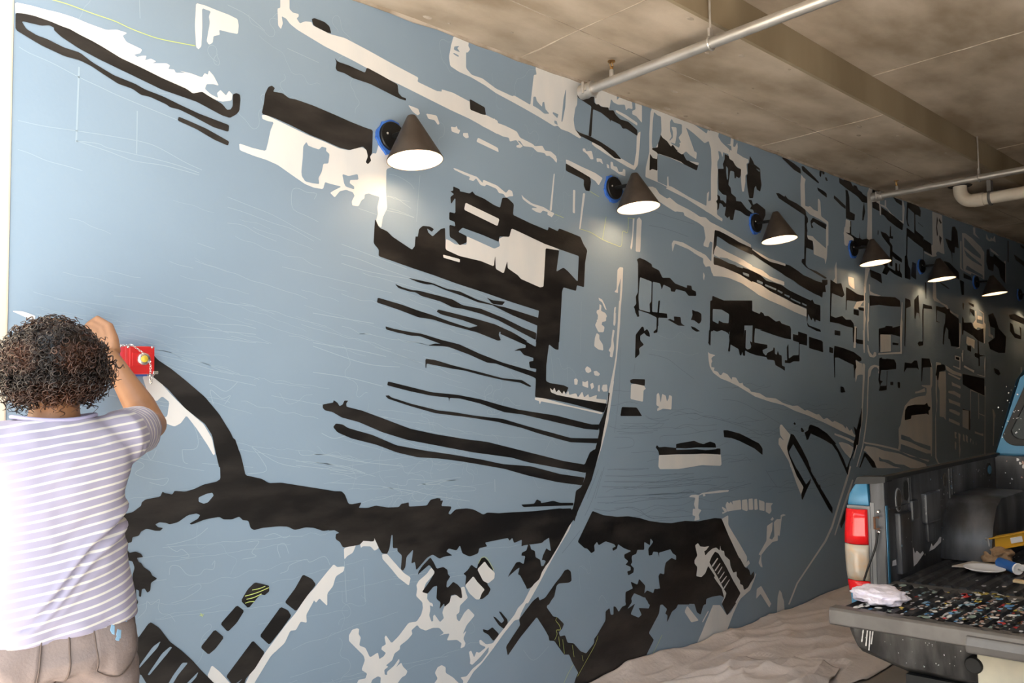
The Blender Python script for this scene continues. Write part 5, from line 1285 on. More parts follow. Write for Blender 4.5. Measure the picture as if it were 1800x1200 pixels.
# rear cab panel: outline ring around the window opening
out = []
for u, v in wo:
    a = math.atan2(v - 1.32, u)
    s = 1.0
    vv = 1.04 if v < 1.21 else min(1.572, 1.32 + (v - 1.32) * 1.40)
    hw = .745 if vv < 1.06 else .745 - .02 * (vv - 1.06) / .06 if vv < 1.12 else .725 - .105 * (vv - 1.12) / .36 if vv < 1.48 else .62 - .12 * (vv - 1.48) / .095
    out.append((math.copysign(min(hw, abs(u) * 1.13 + .03), u), vv))
ring(MB(), out, wo, XF + .028, XF + .05).build('rear_panel', M['tblue'], cab)
ring(MB(), wo, wi, XF + .015, XF + .045).build('window_gasket', M['rubber'], cab, bevel=.004)
MB().prism(wi, XF + .03, XF + .035, lambda u, v, h: sh((h, YC + u, v))).build('rear_window', M['glass'], cab)
tbox(MB(), XF + .03, XF + .045, YC - .74, YC + .74, .5, 1.06).build('cab_back', M['tblue'], cab)
# seats seen dimly through the glass
for s in (-.33, .33):
    tbox(MB(), 4.85, 4.97, YC + s - .22, YC + s + .22, .7, 1.30).build('seat_back', M['greytrim'], tk, bevel=.04)
tbox(MB(), 5.4, 5.5, YC - .6, YC + .6, 1.05, 1.5).build('windscreen', M['glass'], cab)
tbox(MB(), 5.5, 6.6, YC - .72, YC + .72, .45, 1.02).build('bonnet', M['tblue'], tk, bevel=.05)
# wheels
for x in (4.25, 6.15):
    for y in (1.36, -.13):
        wv = MB().lathe([(0, -.09), (.20, -.09), (.215, -.10), (.29, -.10), (.315, -.07), (.315, .07), (.29, .10), (.215, .10), (.20, .09), (0, .09)], 36, sh((x, y, .315)), 'y').build('wheel', M['rubber'], tk, smooth='auto')
        MB().lathe([(0, -.096), (.08, -.10), (.17, -.094), (.195, -.088), (.195, .088), (.17, .094), (.08, .10), (0, .096)], 24, sh((x, y, .315)), 'y').build('rim', M['lip'], wv, smooth='auto')
tbox(MB(), 3.4, 6.4, .2, 1.0, .33, .46).build('chassis', M['rubber'], tk)
# tail pillar and lamp cluster on the wall side
tbox(MB(), XT - .012, XT + .03, YI - .003, YI + .052, .44, ZR - .01).build('pillar_jamb', M['liner'], tk, bevel=.006)
tbox(MB(), XT - .016, XT + .0, YI + .035, YI + .052, .50, 1.0).build('jamb_trim', M['greytrim'], tk, bevel=.003)
tbox(MB(), XT - .006, XT + .012, YI - .0055, YI - .001, .50, .99).build('jamb_edge', M['tblue'], tk, bevel=.003)
MB().prism([(YI + .055, .985), (YO - .002, .985), (YO - .010, 1.03), (YO - .035, 1.072), (YI + .060, 1.078)], XT - .014, XT + .05, lambda u, v, h: sh((h, u, v))).build('pillar_top', M['tblue'], tk, bevel=.006, smooth='auto')
MB().prism([(YI - .01, 1.083), (YI + .03, 1.076), (YO - .03, 1.070), (YO - .045, 1.10), (YI - .01, ZR + .006)], XT - .016, XT + .05, lambda u, v, h: sh((h, u, v))).build('pillar_cap', M['rubber'], tk)
tl = MB().prism([(YI + .050, .635), (YO - .005, .635), (YO + .006, .80), (YO - .002, .985), (YI + .050, .985)], XT - .02, XT + .03, lambda u, v, h: sh((h, u, v))).build('tail_lamp', M['greytrim'], tk, bevel=.003)
def lens(z0, z1, m, name, lab):
    N = 8; vs = []
    ys0, ys1 = YI + .060, YO - .004
    for j in range(5):
        z = z0 + (z1 - z0) * j / 4; zz = (z - .81) / .17
        ye = ys1 + .010 - .012 * zz * zz
        for i in range(N + 1):
            u = i / N
            vs.append(sh((XT - .022 - .022 * math.sin(u * math.pi) * .75, ys0 + (ye - ys0) * u, z)))
    fs = [(j * 9 + i, j * 9 + i + 1, j * 9 + 10 + i, j * 9 + 9 + i) for j in range(4) for i in range(8)]
    o = MB().add(vs, fs).build(name, M[m], tl, smooth=True); o['label'] = lab
    md = o.modifiers.new('t', 'SOLIDIFY'); md.thickness = .012; md.offset = 0
    return o
lens(.833, .972, 'tred', 'brake_lens', 'red upper lens'); lens(.690, .830, 'tclear', 'reverse_lens', 'cloudy clear and amber middle lens'); lens(.642, .687, 'tred', 'reflector_lens', 'red lower lens')
st_ = MB().tube([sh(p) for p in [(XT - .03, YI + .012, .945), (XT - .035, YI + .028, .945), (XT - .035, YI + .028, .90), (XT - .03, YI + .012, .90)]], .005, 8).build('latch_striker', M['rust'], tk)
for z in (.965, .885): MB().ell(sh((XT - .02, YI + .020, z)), (.006, .008, .008), 10, 6).build('bolt', M['chrome'], st_, smooth=True)
MB().tube(smooth_pts([Vector(sh(p)) for p in [(XT - .03, YI + .020, .885), (XT - .04, YI + .026, .83), (XT - .06, YI + .045, .76), (XT - .10, YI + .05, .705)]]), .0045, 8).build('tailgate_cable', M['black_metal'], tk, smooth=True)
# tailgate lying open
tg = tbox(MB(), 2.752, XT - .005, -.06, 1.345, ZB - .062, ZB - .022).build('tailgate', M['lip'], tk, bevel=.008)
ribbed('tailgate_liner', 2.775, XT - .03, -.05, 1.325, ZB + .005, .052, 'rib', tg)
mb = MB().prism([(2.735, ZB - .058), (2.742, ZB - .064), (2.79, ZB - .064), (2.79, ZB - .004), (2.745, ZB - .004), (2.735, ZB - .012)], -.06, 1.352, lambda u, v, h: sh((u, h, v)))
mb.build('tailgate_lip', M['lip'], tg, bevel=.003)
MB().prism([(2.715, ZB - .05), (2.72, ZB - .075), (2.76, ZB - .085), (2.76, ZB - .02), (2.725, ZB - .025)], .15, .93, lambda u, v, h: sh((u, h, v))).build('tailgate_handle', M['lip'], tg, bevel=.006)
# step bumper
bp_ = []
for y, xo in ((1.425, 3.30), (1.42, 3.10), (1.40, 3.0), (1.36, 2.95), (1.20, 2.935), (.60, 2.925), (-.10, 2.935), (-.18, 3.0), (-.2, 3.3)): bp_.append((xo, y))
vs = []; n = len(bp_)
for z, dx, in ((.612, .02), (.60, 0), (.545, .0), (.475, .02), (.445, .06)):
    for i, (xo, y) in enumerate(bp_):
        k = 1 if i in (0, 1) else 0
        rise = {0: .10, 1: .085, 2: .06, 3: .035, 4: .012}.get(i, 0) * (1 if z < .5 else (.35 if z < .56 else 0))
        vs.append(sh((xo + dx, y, z + rise - (.0 if i < 4 else .015 if z < .5 else 0))))
fs = [(j * n + i, j * n + i + 1, (j + 1) * n + i + 1, (j + 1) * n + i) for j in range(4) for i in range(n - 1)]
bo = MB().add(vs, fs).build('bumper', M['bumper'], tk, smooth='auto')
md = bo.modifiers.new('t', 'SOLIDIFY'); md.thickness = .012
tbox(MB(), 2.90, 2.932, .30, .955, .40, .575).build('bumper_step_panel', M['plate'], bo, bevel=.006)
MB().lathe([(0, -.012), (.024, -.012), (.028, -.006), (.028, .02)], 24, sh((2.905, .965, .535)), 'x').build('bumper_plug', M['rubber'], bo, smooth='auto')
tbox(MB(), 2.97, 3.25, .2, 1.2, .40, .44).build('tow_bar', M['rubber'], tk)
# paint splashes, drips and scuffs
cols = [(.75, .75, .74), (.55, .50, .45), (.50, .05, .05), (.70, .55, .10), (.12, .30, .55), (.30, .48, .60), (.02, .02, .02), (.45, .30, .25), (.62, .62, .66), (.25, .33, .30)]
SM = [mat('splash_paint', c, .45) for c in cols]
rg = random.Random(3)
def splat(mb, c, ax, s, asp=1.0):
    n = 7; vs = []
    for k in range(n):
        a = 2 * math.pi * k / n; r = s * rg.uniform(.6, 1.25)
        u, v = r * math.cos(a) * asp, r * math.sin(a)
        vs.append((c[0] + u, c[1] + v, c[2]) if ax == 'z' else (c[0] + u, c[1], c[2] + v) if ax == 'y' else (c[0], c[1] + u, c[2] + v))
    mb.add(vs, [tuple(range(n))])
mb = MB()
for i in range(900):
    y = 1.30 - abs(rg.gauss(.35, .34)); x = rg.uniform(2.79, 3.22)
    if not (0 < y < 1.29): continue
    if y > 1.1 and rg.random() < .6: continue
    fr = ((y + .05) / .052) % 1
    mb.cur = rg.choice([0, 0, 1, 2, 3, 4, 4, 5, 5, 6, 7, 7, 8, 8, 9, 9])
    splat(mb, sh((x, y, ZB - .0145 + (.0115 if .28 < fr < .72 else .001))), 'z', rg.choice([.004, .006, .008, .013]), rg.uniform(1, 2.2))
stuff(mb.build('paint_splatter', SM, tg, fixn=False))
mb = MB()
for i in range(130):
    x = rg.uniform(3.34, 4.5); y = rg.uniform(.5, 1.2)
    mb.cur = rg.choice([0, 0, 8, 1, 9]); fr = ((y + .10) / .052) % 1
    splat(mb, sh((x, y, ZB - .0195 + (.0115 if .28 < fr < .72 else .001))), 'z', rg.choice([.003, .005, .009]), 2)
for i in range(26):
    mb.cur = rg.choice([0, 0, 3]); splat(mb, sh((XT + rg.uniform(.0, .05), rg.gauss(1.0, .06), ZB - .0155)), 'z', rg.choice([.006, .012]), 1.5)
stuff(mb.build('paint_drips', SM, tk, fixn=False))
mb = MB()
for i in range(170):
    x = rg.uniform(3.35, 4.58); z = rg.uniform(.72, 1.07)
    if x < 3.9 and rg.random() < .75: continue
    mb.cur = rg.choice([0, 8, 8, 1, 4, 5]); splat(mb, sh((x, YI - .0235, z)) if x < 3.95 or z < .96 else sh((x, YI - .002, z)), 'y', rg.choice([.002, .003, .005]), .8)
pal = 8
def patch(pts):
    mb.cur = pal
    mb.add([sh((x, YI - .0012, z)) for x, z in pts], [tuple(range(len(pts)))])
patch([(3.50, .705), (3.50, .79), (3.53, .785), (3.545, .76), (3.565, .768), (3.60, .75), (3.63, .757), (3.64, .745), (3.56, .715)])
patch([(3.70, .745), (3.73, .775), (3.745, .76), (3.80, .775), (3.83, .79), (3.85, .785), (3.84, .765), (3.76, .748)])
patch([(3.31, .745), (3.315, .765), (3.35, .765), (3.352, .742)])
stuff(mb.build('paint_spots', SM, lin, fixn=False))
mb = MB()
for i in range(60):
    y = rg.uniform(.55, 1.33); z = rg.uniform(.49, .60)
    mb.cur = rg.choice([0, 0, 0, 8, 9]); splat(mb, sh((2.922 if y < 1.2 else 2.930, y, z)), 'x', rg.choice([.0015, .002, .003]), .7)
for k, y in enumerate((1.326, 1.312, 1.300, 1.291)):
    mb.cur = 0; x = 2.938 if k > 1 else 2.944
    vs = []
    for j in range(9):
        z = .583 - j * (.050 + .012 * (k % 3)) / 8; w = .0022 + .0012 * noise.noise((k * 3, j * .8, 0))
        vs += [sh((x, y - w + .001 * j, z)), sh((x, y + w + .001 * j, z))]
    mb.add(vs, [(2 * j, 2 * j + 1, 2 * j + 3, 2 * j + 2) for j in range(8)])
stuff(mb.build('paint_drips', SM, bo, fixn=False))
mb = MB()
for i in range(24):
    mb.cur = rg.choice([0, 0, 8]); splat(mb, sh((XF + .0135, YC + rg.choice([rg.uniform(.60, .64), rg.uniform(.64, .70)]), rg.uniform(1.16, 1.45))), 'x', rg.choice([.002, .003, .004]))
for i in range(50):
    mb.cur = rg.choice([0, 0, 8, 7]); splat(mb, sh((XF - .0305, rg.uniform(1.0, 1.32), rg.uniform(.8, 1.08))), 'x', rg.choice([.003, .005, .009]))
stuff(mb.build('paint_flecks', SM, cab, fixn=False))

# ------------------------------------------------------------------ things lying in the truck
M['rag'] = mat('pale_lilac_cotton', (.74, .68, .80), .9, col2=(.80, .76, .84), scale=12, bump=.3, bscale=120)
def clump(name, c, r, seed, amp, m, lab, cat, sub=4, flat=.0):
    bm = bmesh.new(); bmesh.ops.create_icosphere(bm, subdivisions=sub, radius=1)
    for v in bm.verts:
        p = v.co.copy(); q = Vector((p.x * 1.7 + seed, p.y * 2.2, p.z * 2))
        d = 1 + amp * (1.3 * noise.noise(q) + .8 * noise.noise(q * 1.9) + .3 * (1 - 2 * abs(noise.noise(q * 2.6))))
        p = Vector((p.x * r[0] * d, p.y * r[1] * d, p.z * r[2] * d))
        v.co = Vector(c) + Vector((p.x, p.y, max(p.z, -r[2] * .55)))
    me = bpy.data.meshes.new(name); bm.to_mesh(me); bm.free()
    o = link_mesh(me, name, m); return tag(o, lab, cat)
clump('rag', (2.95, 1.258, .716), (.088, .088, .030), 4.3, .20, M['rag'], 'crumpled pale lilac rag on the corner of the open tailgate', 'rag', 5)
M['card'] = mat('pale_board', (.62, .55, .47), .7)
M['fibre'] = mat('brown_fibre', (.28, .17, .09), .9, col2=(.40, .26, .15), scale=40, bump=.5)
M['levely'] = mat('yellow_aluminium', (.72, .40, .04), .4, .2)
M['greypl'] = mat('grey_plastic', (.32, .31, .31), .5)
M['bluepl'] = mat('blue_plastic', (.03, .12, .38), .35)
M['plwhite'] = mat('white_plastic', (.80, .79, .80), .4)
M['wood'] = mat('pale_wood', (.55, .40, .22), .7, col2=(.62, .47, .28), scale=20, stretch=(.2, 1, 1))
def fl(x, y): return (x, y, ZB - .009)
# paper plate with a rim
o = MB().lathe([(0, .004), (.055, .004), (.070, .012), (.076, .013), (.076, .016), (.069, .016), (.054, .008), (0, .008)], 40, (3.70, 1.145, ZB - .0055)).build('paint_plate', M['plwhite'], smooth='auto')
o.scale = (1, 1, 1); tag(o, 'round white paint plate lying in the truck bed', 'plate')
o = MB().prism([(3.70, 1.27), (3.86, 1.24), (3.87, 1.12), (3.74, 1.19)], ZB - .0065, ZB - .002, lambda u, v, h: (u, v + .0, h + .0)).build('card_sheet', M['card'])
tag(o, 'pale sheet of card under the white plate in the truck bed', 'card')
clump('fibre_pad', (3.93, 1.17, ZB + .022), (.075, .06, .040), 8.1, .3, M['fibre'], 'brown fibre scrubbing pad beneath the yellow spirit level', 'scrubbing pad', 4)
t = thing('spirit_level', (4.05, 1.10, ZB + .055), 'yellow spirit level propped in the truck bed', 'spirit level')
lv0, lv1 = Vector((3.885, 1.185, ZB + .072)), Vector((4.30, .80, ZB + .16))
d = (lv1 - lv0).normalized(); sdv = d.cross(Vector((0, 0, 1))).normalized(); upv = sdv.cross(d)
def lbox(a, b, s0, s1, h0, h1, name, m, par, bev=.002):
    vs = [lv0 + d * i + sdv * j + upv * k for k in (h0, h1) for j in (s0, s1) for i in (a, b)]
    return MB().add(vs, [(0, 2, 3, 1), (4, 5, 7, 6), (0, 1, 5, 4), (2, 6, 7, 3), (0, 4, 6, 2), (1, 3, 7, 5)]).build(name, m, par, bevel=bev)
L = (lv1 - lv0).length
lbox(0, L, -.012, .012, -.028, -.022, 'bottom_flange', M['levely'], t); lbox(0, L, -.012, .012, .022, .028, 'top_flange', M['levely'], t)
lbox(0, L, -.003, .003, -.022, .022, 'web', M['levely'], t, .0005)
lbox(-.004, .004, -.0135, .0135, -.029, .029, 'end_cap', M['greypl'], t)
for a in (.10, .24): 
    v_ = lbox(a, a + .05, -.008, .008, -.012, .012, 'vial_block', M['plwhite'], t)
    c_ = lv0 + d * (a + .025)
    MB().tube([c_ - sdv * .009 - d * .015, c_ - sdv * .009 + d * .015], .005, 10).build('vial', M['yellow'], v_, smooth='auto')
t = thing('paint_roller', (3.70, 1.02, ZB - .009), 'small blue paint roller with a white core beside the plate', 'paint roller')
rc = Vector((3.72, 1.03, ZB + .018))
ra = Vector((.55, .72, .04)).normalized()
MB().tube([rc, rc + ra * .10], .022, 24).build('sleeve', M['bluepl'], t, smooth='auto')
cm = MB().lathe([(0, 0), (.010, 0), (.022, -.002), (.024, .003), (.022, .006)], 24)
RM = Matrix.Translation(rc - ra * .004) @ ra.to_track_quat('Z', 'Y').to_matrix().to_4x4()
cm.v = [tuple(RM @ Vector(v)) for v in cm.v]
cm.build('core', M['plwhite'], t)
MB().tube([rc, rc - ra * .02, rc - ra * .03 + Vector((.03, -.05, .0)), rc + Vector((.06, -.14, -.01))], .003, 8).build('wire_arm', M['steel'], t)
MB().tube([rc + Vector((.06, -.14, -.01)), rc + Vector((.10, -.26, -.01))], [.009, .012], 12).build('handle', M['bluepl'], t, smooth='auto')
o = MB().box(3.58, 3.61, .70, 1.01, ZB - .008, ZB + .002).build('stir_stick', M['wood'], bevel=.001)
tag(o, 'flat pale wooden stir stick near the sill of the truck bed', 'stick')
t = thing('paint_marker', (3.84, 1.04, ZB), 'red capped paint marker lying past the blue roller', 'marker')
MB().tube([(3.82, 1.06, ZB + .005), (3.90, .96, ZB + .005)], .011, 14).build('barrel', M['plwhite'], t, smooth='auto')
MB().tube([(3.80, 1.085, ZB + .005), (3.83, 1.047, ZB + .005)], .0125, 14).build('cap', M['red'], t, smooth='auto')

# ------------------------------------------------------------------ the painter
M['skin'] = mat('brown_skin', (.30, .138, .064), .5, col2=(.36, .175, .086), scale=9, bump=.05, bscale=90)
M['hair'] = mat('dark_brown_hair', (.012, .0065, .0045), .42, col2=(.075, .027, .013), scale=14, detail=3, lo=.42, hi=.72)
M['pants'] = mat('taupe_cotton', (.20, .155, .142), .85, col2=(.25, .20, .185), scale=6, bump=.2, bscale=160)
M['stitch'] = mat('dark_brown_seam', (.13, .095, .08), .9)  # darker brown than the trouser cloth, for the seam lines
M['sky_paint'] = mat('blue_paint_stain', (.25, .42, .58), .6)
M['shoe'] = mat('dark_canvas_shoe', (.05, .045, .045), .8)
M['sole'] = mat('pale_sole', (.6, .57, .52), .8)
man = thing('person', (.507, 2.2, 0), 'person seen from behind in a striped t-shirt drawing on the wall', 'person')
CX = .507
SHR, ELR, WRR = Vector((.655, 2.225, 1.375)), Vector((.808, 2.435, 1.395)), Vector((.722, 2.545, 1.598))
SHL, ELL, WRL = Vector((.355, 2.225, 1.365)), Vector((.255, 2.30, 1.12)), Vector((.30, 2.50, 1.06))
def hand(mb, wr, kn, side, tips, thumb):
    """palm from wrist to knuckle centre, four fingers to tips, thumb"""
    ax = (kn - wr).normalized()
    sd_ = side - ax * side.dot(ax); sd_.normalize()
    nn = ax.cross(sd_)
    for k in range(4):
        o = (k - 1.5) * .019
        mb.tube([wr + sd_ * o * .55, wr.lerp(kn, .5) + sd_ * o * .9, kn + sd_ * o], [.019, .0165, .0125], 10)
    for k, tp in enumerate(tips):
        o = (k - 1.5) * .0195
        a = kn + sd_ * o
        mb.tube([a, tp[0], tp[1], tp[2]], [.0115, .0100, .0090, .0070], 10)
        mb.ell(tp[2], (.0072,) * 3, 8, 6)
        mb.ell(a, (.0125,) * 3, 8, 6)
    mb.tube(thumb, [.016, .013, .0105, .008], 10)
    mb.ell(thumb[-1], (.0082,) * 3, 8, 6)
body = MB()
# trunk, neck, head
def rings(mb, rs, n=28):
    vs = []; fs = []
    for (cx, cy, cz, rx, ry, tilt) in rs:
        for k in range(n):
            a = 2 * math.pi * k / n
            x = rx * math.copysign(abs(math.cos(a)) ** .85, math.cos(a)); y = ry * math.copysign(abs(math.sin(a)) ** .85, math.sin(a))
            vs.append((cx + x, cy + y, cz + tilt * x))
    for i in range(len(rs) - 1):
        for k in range(n): fs.append((i * n + k, i * n + (k + 1) % n, (i + 1) * n + (k + 1) % n, (i + 1) * n + k))
    fs.append(tuple(range(n - 1, -1, -1))); fs.append(tuple(range((len(rs) - 1) * n, len(rs) * n)))
    return mb.add(vs, fs)
rings(body, [(CX, 2.205, .86, .15, .10, 0), (CX, 2.21, 1.0, .145, .095, 0), (CX, 2.215, 1.15, .135, .088, 0), (CX, 2.215, 1.28, .15, .092, 0), (CX, 2.215, 1.36, .155, .082, 0), (CX, 2.22, 1.415, .10, .06, 0)])
body.tube([(CX, 2.225, 1.38), (CX + .002, 2.235, 1.45), (CX + .004, 2.25, 1.54)], [.066, .056, .056], 18)
body.ell((CX + .005, 2.262, 1.575), (.074, .094, .105), 24, 16)
body.ell((CX + .005, 2.30, 1.535), (.055, .055, .07), 20, 12)
body.ell((CX + .005, 2.36, 1.555), (.012, .016, .02), 10, 8)         # nose
body.ell((CX + .005, 2.343, 1.50), (.022, .012, .009), 10, 8)         # lips
for s in (-1, 1): body.ell((CX + .005 + s * .078, 2.258, 1.56), (.010, .020, .032), 10, 8)
for s, S_, E_, W_ in ((1, SHR, ELR, WRR), (-1, SHL, ELL, WRL)):
    body.tube([Vector((CX + s * .10, 2.22, 1.36)), S_, S_.lerp(E_, .5), E_], [.060, .058, .048, .041], 16)
    body.ell(E_, (.042,) * 3, 14, 10)
    body.tube([E_, E_.lerp(W_, .28), E_.lerp(W_, .6), W_, W_ + (W_ - E_) * .06], [.041, .0435, .035, .0265, .0265], 16)
# right hand: back of the hand towards the camera, fingers bent to the wall holding a short chalk
KN = Vector((.714, 2.612, 1.680)); W_ = WRR
sidev = Vector((.55, -.10, .55))
tips = []
for k in range(4):
    o = (k - 1.5)
    a = KN + Vector((.55, -.10, .55)).normalized() * o * .0195
    tips.append((a + Vector((-.022, .028, .012 + .002 * k)), a + Vector((-.042, .044, -.006 + .002 * k)), a + Vector((-.052 + .002 * k, .052, -.026))))
hand(body, WRR + Vector((0, .004, .006)), KN, sidev, tips, [WRR + Vector((-.006, .016, .012)), WRR + Vector((-.030, .044, .030)), WRR + Vector((-.046, .074, .044)), WRR + Vector((-.054, .096, .054))])
# left hand, loosely closed in front of the body
KL = Vector((.325, 2.575, 1.045))
tl_ = []
for k in range(4):
    a = KL + Vector((.05, 0, 1)).normalized() * (k - 1.5) * .0195
    tl_.append((a + Vector((.030, .018, 0)), a + Vector((.050, -.002, 0)), a + Vector((.042, -.024, 0))))
hand(body, WRL + Vector((.006, .016, 0)), KL, Vector((.05, 0, 1)), tl_, [WRL + Vector((.016, .012, .016)), WRL + Vector((.044, .028, .034)), WRL + Vector((.062, .048, .036)), WRL + Vector((.074, .062, .028))])
LEGS = []
for s in (-1, 1):
    hip, kne, ank = Vector((CX + s * .093, 2.20, .86)), Vector((CX + s * .128, 2.215, .47)), Vector((CX + s * .14, 2.19, .09))
    LEGS.append((hip, kne, ank))
    body.tube([hip, hip.lerp(kne, .5), kne, kne.lerp(ank, .35), ank], [.085, .075, .054, .052, .036], 16)
    body.tube([ank + Vector((0, -.03, -.03)), ank + Vector((0, .05, -.045)), ank + Vector((s * .01, .15, -.06))], [.034, .034, .022], 12)
link_mesh(remeshed(body, .0042, 5, .5), 'body', M['skin'], man)
for s in (-1, 1):
    MB().ell((CX + .005 + s * .03, 2.345, 1.585), (.010, .006, .008), 12, 8).build('eye', M['plwhite'], man, smooth=True)
o = MB().tube([(.640, 2.674, 1.672), (.668, 2.664, 1.654), (.70, 2.645, 1.63)], .0045, 10).build('chalk_stick', M['plwhite'])
tag(o, 'short white chalk stick held between the fingers against the wall', 'chalk')

# t-shirt
sh_ = MB()
rings(sh_, [(CX + .002, 2.200, .925, .190, .137, .05), (CX, 2.200, .97, .184, .131, .05), (CX, 2.205, 1.05, .168, .118, .04), (CX - .002, 2.21, 1.16, .157, .107, .03), (CX, 2.212, 1.27, .166, .108, .03), (CX, 2.214, 1.34, .178, .104, .03), (CX, 2.218, 1.395, .150, .085, .02), (CX, 2.224, 1.428, .098, .070, .0)], 40)
for s, S_, E_, fr in ((1, SHR, ELR, .56), (-1, SHL, ELL, .62)):
    sh_.tube([Vector((CX + s * .09, 2.218, 1.36)), S_ + Vector((0, -.005, -.005)), S_.lerp(E_, fr * .6), S_.lerp(E_, fr)], [.070, .073, .070, .068], 20)
me = remeshed(sh_, .0065, 5, .55)
att = me.attributes.new('stripe', 'FLOAT', 'POINT')
val = []
NRM = [v.normal.copy() for v in me.vertices]
for v in me.vertices:
    p = v.co.copy()
    tR = (p - SHR).dot((ELR - SHR).normalized()); dR = ((p - SHR) - (ELR - SHR).normalized() * tR).length
    tL = (p - SHL).dot((ELL - SHL).normalized())
    fold = 0
    u = p.x - CX; z = p.z
    # soft diagonal folds pulled towards the raised arm
    if z < 1.36 and abs(u) < .2:
        for (k0, sl, w, am) in ((1.015, .9, .012, .011), (1.05, .95, .009, .010), (1.032, .92, .006, -.008), (.985, .75, .012, .004), (1.12, .75, .02, -.004), (1.24, .35, .018, .003), (1.30, .5, .012, .0035)):
            c = k0 + sl * (u + .02) + .012 * math.sin(u * 30)
            fold += am * math.exp(-((z - c) / w) ** 2) * max(0, min(1, (u + .12) / .1))
        fold += .005 * noise.noise((u * 9, p.y * 8, z * 6)) + .0025 * noise.noise((u * 26, p.y * 20, z * 9))
        if z < .96: fold += .003 * math.sin(u * 55)
        n_ = Vector((u, (p.y - 2.2) * 1.6, 0)).normalized()
        v.co = p + n_ * fold
    else:
        v.co = p + NRM[v.index] * (.004 * noise.noise((p.x * 22, p.y * 22, p.z * 22)))
    if p.x > SHR.x - .012 and tR > .028: val.append(.3 + tR)
    elif p.x < SHL.x + .005 and tL > .03: val.append(.3 + tL)
    else: val.append(z - .16 * u - .10 * u * u + .05 * max(0, u) * max(0, (z - 1.1)) * 6 * .4 + .004 * noise.noise((u * 7, z * 5, 0)))
att.data.foreach_set('value', val)
sm_ = bpy.data.materials.new('striped_jersey'); sm_.use_nodes = True
nt = sm_.node_tree; b = nt.nodes['Principled BSDF']; b.inputs['Roughness'].default_value = .85
at_ = nt.nodes.new('ShaderNodeAttribute'); at_.attribute_name = 'stripe'
mu = nt.nodes.new('ShaderNodeMath'); mu.operation = 'MULTIPLY'; mu.inputs[1].default_value = 1 / .0205
fr_ = nt.nodes.new('ShaderNodeMath'); fr_.operation = 'FRACT'
rp = nt.nodes.new('ShaderNodeValToRGB')
e = rp.color_ramp.elements; e[0].position = 0; e[0].color = (.31, .285, .375, 1); e[1].position = .66; e[1].color = (.31, .285, .375, 1)
for ps_, c in ((.72, (.60, .575, .53, 1)), (.92, (.60, .575, .53, 1)), (.98, (.31, .285, .375, 1))):
    k = e.new(ps_); k.color = c
nt.links.new(at_.outputs['Fac'], mu.inputs[0]); nt.links.new(mu.outputs[0], fr_.inputs[0]); nt.links.new(fr_.outputs[0], rp.inputs[0]); nt.links.new(rp.outputs[0], b.inputs['Base Color'])
shirt = link_mesh(me, 'striped_t_shirt', sm_, man)
M['collar'] = mat('lilac_collar_rib', (.36, .34, .50), .85)
MB().tube([(CX + .092 * math.cos(a), 2.222 + .069 * math.sin(a), 1.436 - .010 * math.sin(a) ** 2) for a in [2 * math.pi * j / 40 for j in range(41)]], .005, 8, cap=False).build('collar', M['collar'], shirt, smooth=True)

# trousers
pa = MB()
rings(pa, [(CX, 2.205, .99, .160, .112, 0), (CX, 2.198, .93, .178, .126, 0), (CX, 2.192, .87, .188, .133, 0), (CX, 2.196, .845, .186, .126, 0), (CX, 2.20, .83, .17, .10, 0)], 40)
for s, (hip, kne, ank) in zip((-1, 1), LEGS):
    pa.tube([hip + Vector((0, -.004, 0)), hip + Vector((s * .004, -.006, -.06)), hip.lerp(kne, .5), kne, kne.lerp(ank, .5), ank + Vector((0, .005, -.045))], [.092, .0935, .084, .075, .075, .078], 22)
    pa.ell((CX + s * .082, 2.150, .875), (.090, .080, .085), 18, 12)
me = remeshed(pa, .0065, 4, .5)
NRM = [v.normal.copy() for v in me.vertices]
for v in me.vertices:
    p = v.co.copy(); u = abs(p.x - CX)
    f = .006 * noise.noise((p.x * 10, p.y * 10, p.z * 7)) + .003 * (1 - 2 * abs(noise.noise((p.x * 18, p.y * 12, p.z * 24))))
    if .76 < p.z < .84 and p.y < 2.2: f += .004 * math.sin((p.z + u * .9) * 130) * max(0, 1 - u / .16)
    if p.z < .3: f += .006 * math.sin(p.z * 90)
    v.co = p + NRM[v.index] * f
pants = link_mesh(me, 'trousers', M['pants'], man)
bvh = BVHTree.FromPolygons([v.co.copy() for v in me.vertices], [tuple(p.vertices) for p in me.polygons])
def drape(name, poly, lift, m, par, n=10, thick=.0025):
    """a patch with outline poly (x,z) laid on the back of the trousers"""
    cx = sum(p[0] for p in poly) / len(poly); cz = sum(p[1] for p in poly) / len(poly)
    outl = []
    for i in range(len(poly)):
        a, b_ = poly[i], poly[(i + 1) % len(poly)]
        for j in range(6): outl.append((a[0] + (b_[0] - a[0]) * j / 6, a[1] + (b_[1] - a[1]) * j / 6))
    vs = []; R_ = 6
    for r_ in range(R_, -1, -1):
        for (x, z) in outl:
            q = Vector((cx + (x - cx) * r_ / R_, 1.6, cz + (z - cz) * r_ / R_))
            h, nn, *_ = bvh.ray_cast(q, Vector((0, 1, 0)))
            if h is None: h = Vector((q.x, 2.2, q.z))
            vs.append(h + Vector((0, -lift, 0)))
            if r_ == 0: break
    k = len(outl); fs = []
    for r_ in range(R_ - 1):
        for i in range(k): fs.append((r_ * k + i, r_ * k + (i + 1) % k, (r_ + 1) * k + (i + 1) % k, (r_ + 1) * k + i))
    for i in range(k): fs.append(((R_ - 1) * k + i, (R_ - 1) * k + (i + 1) % k, R_ * k))
    o = MB().add(vs, fs).build(name, m, par, smooth=True)
    md = o.modifiers.new('t', 'SOLIDIFY'); md.thickness = thick; md.offset = 0
    return o
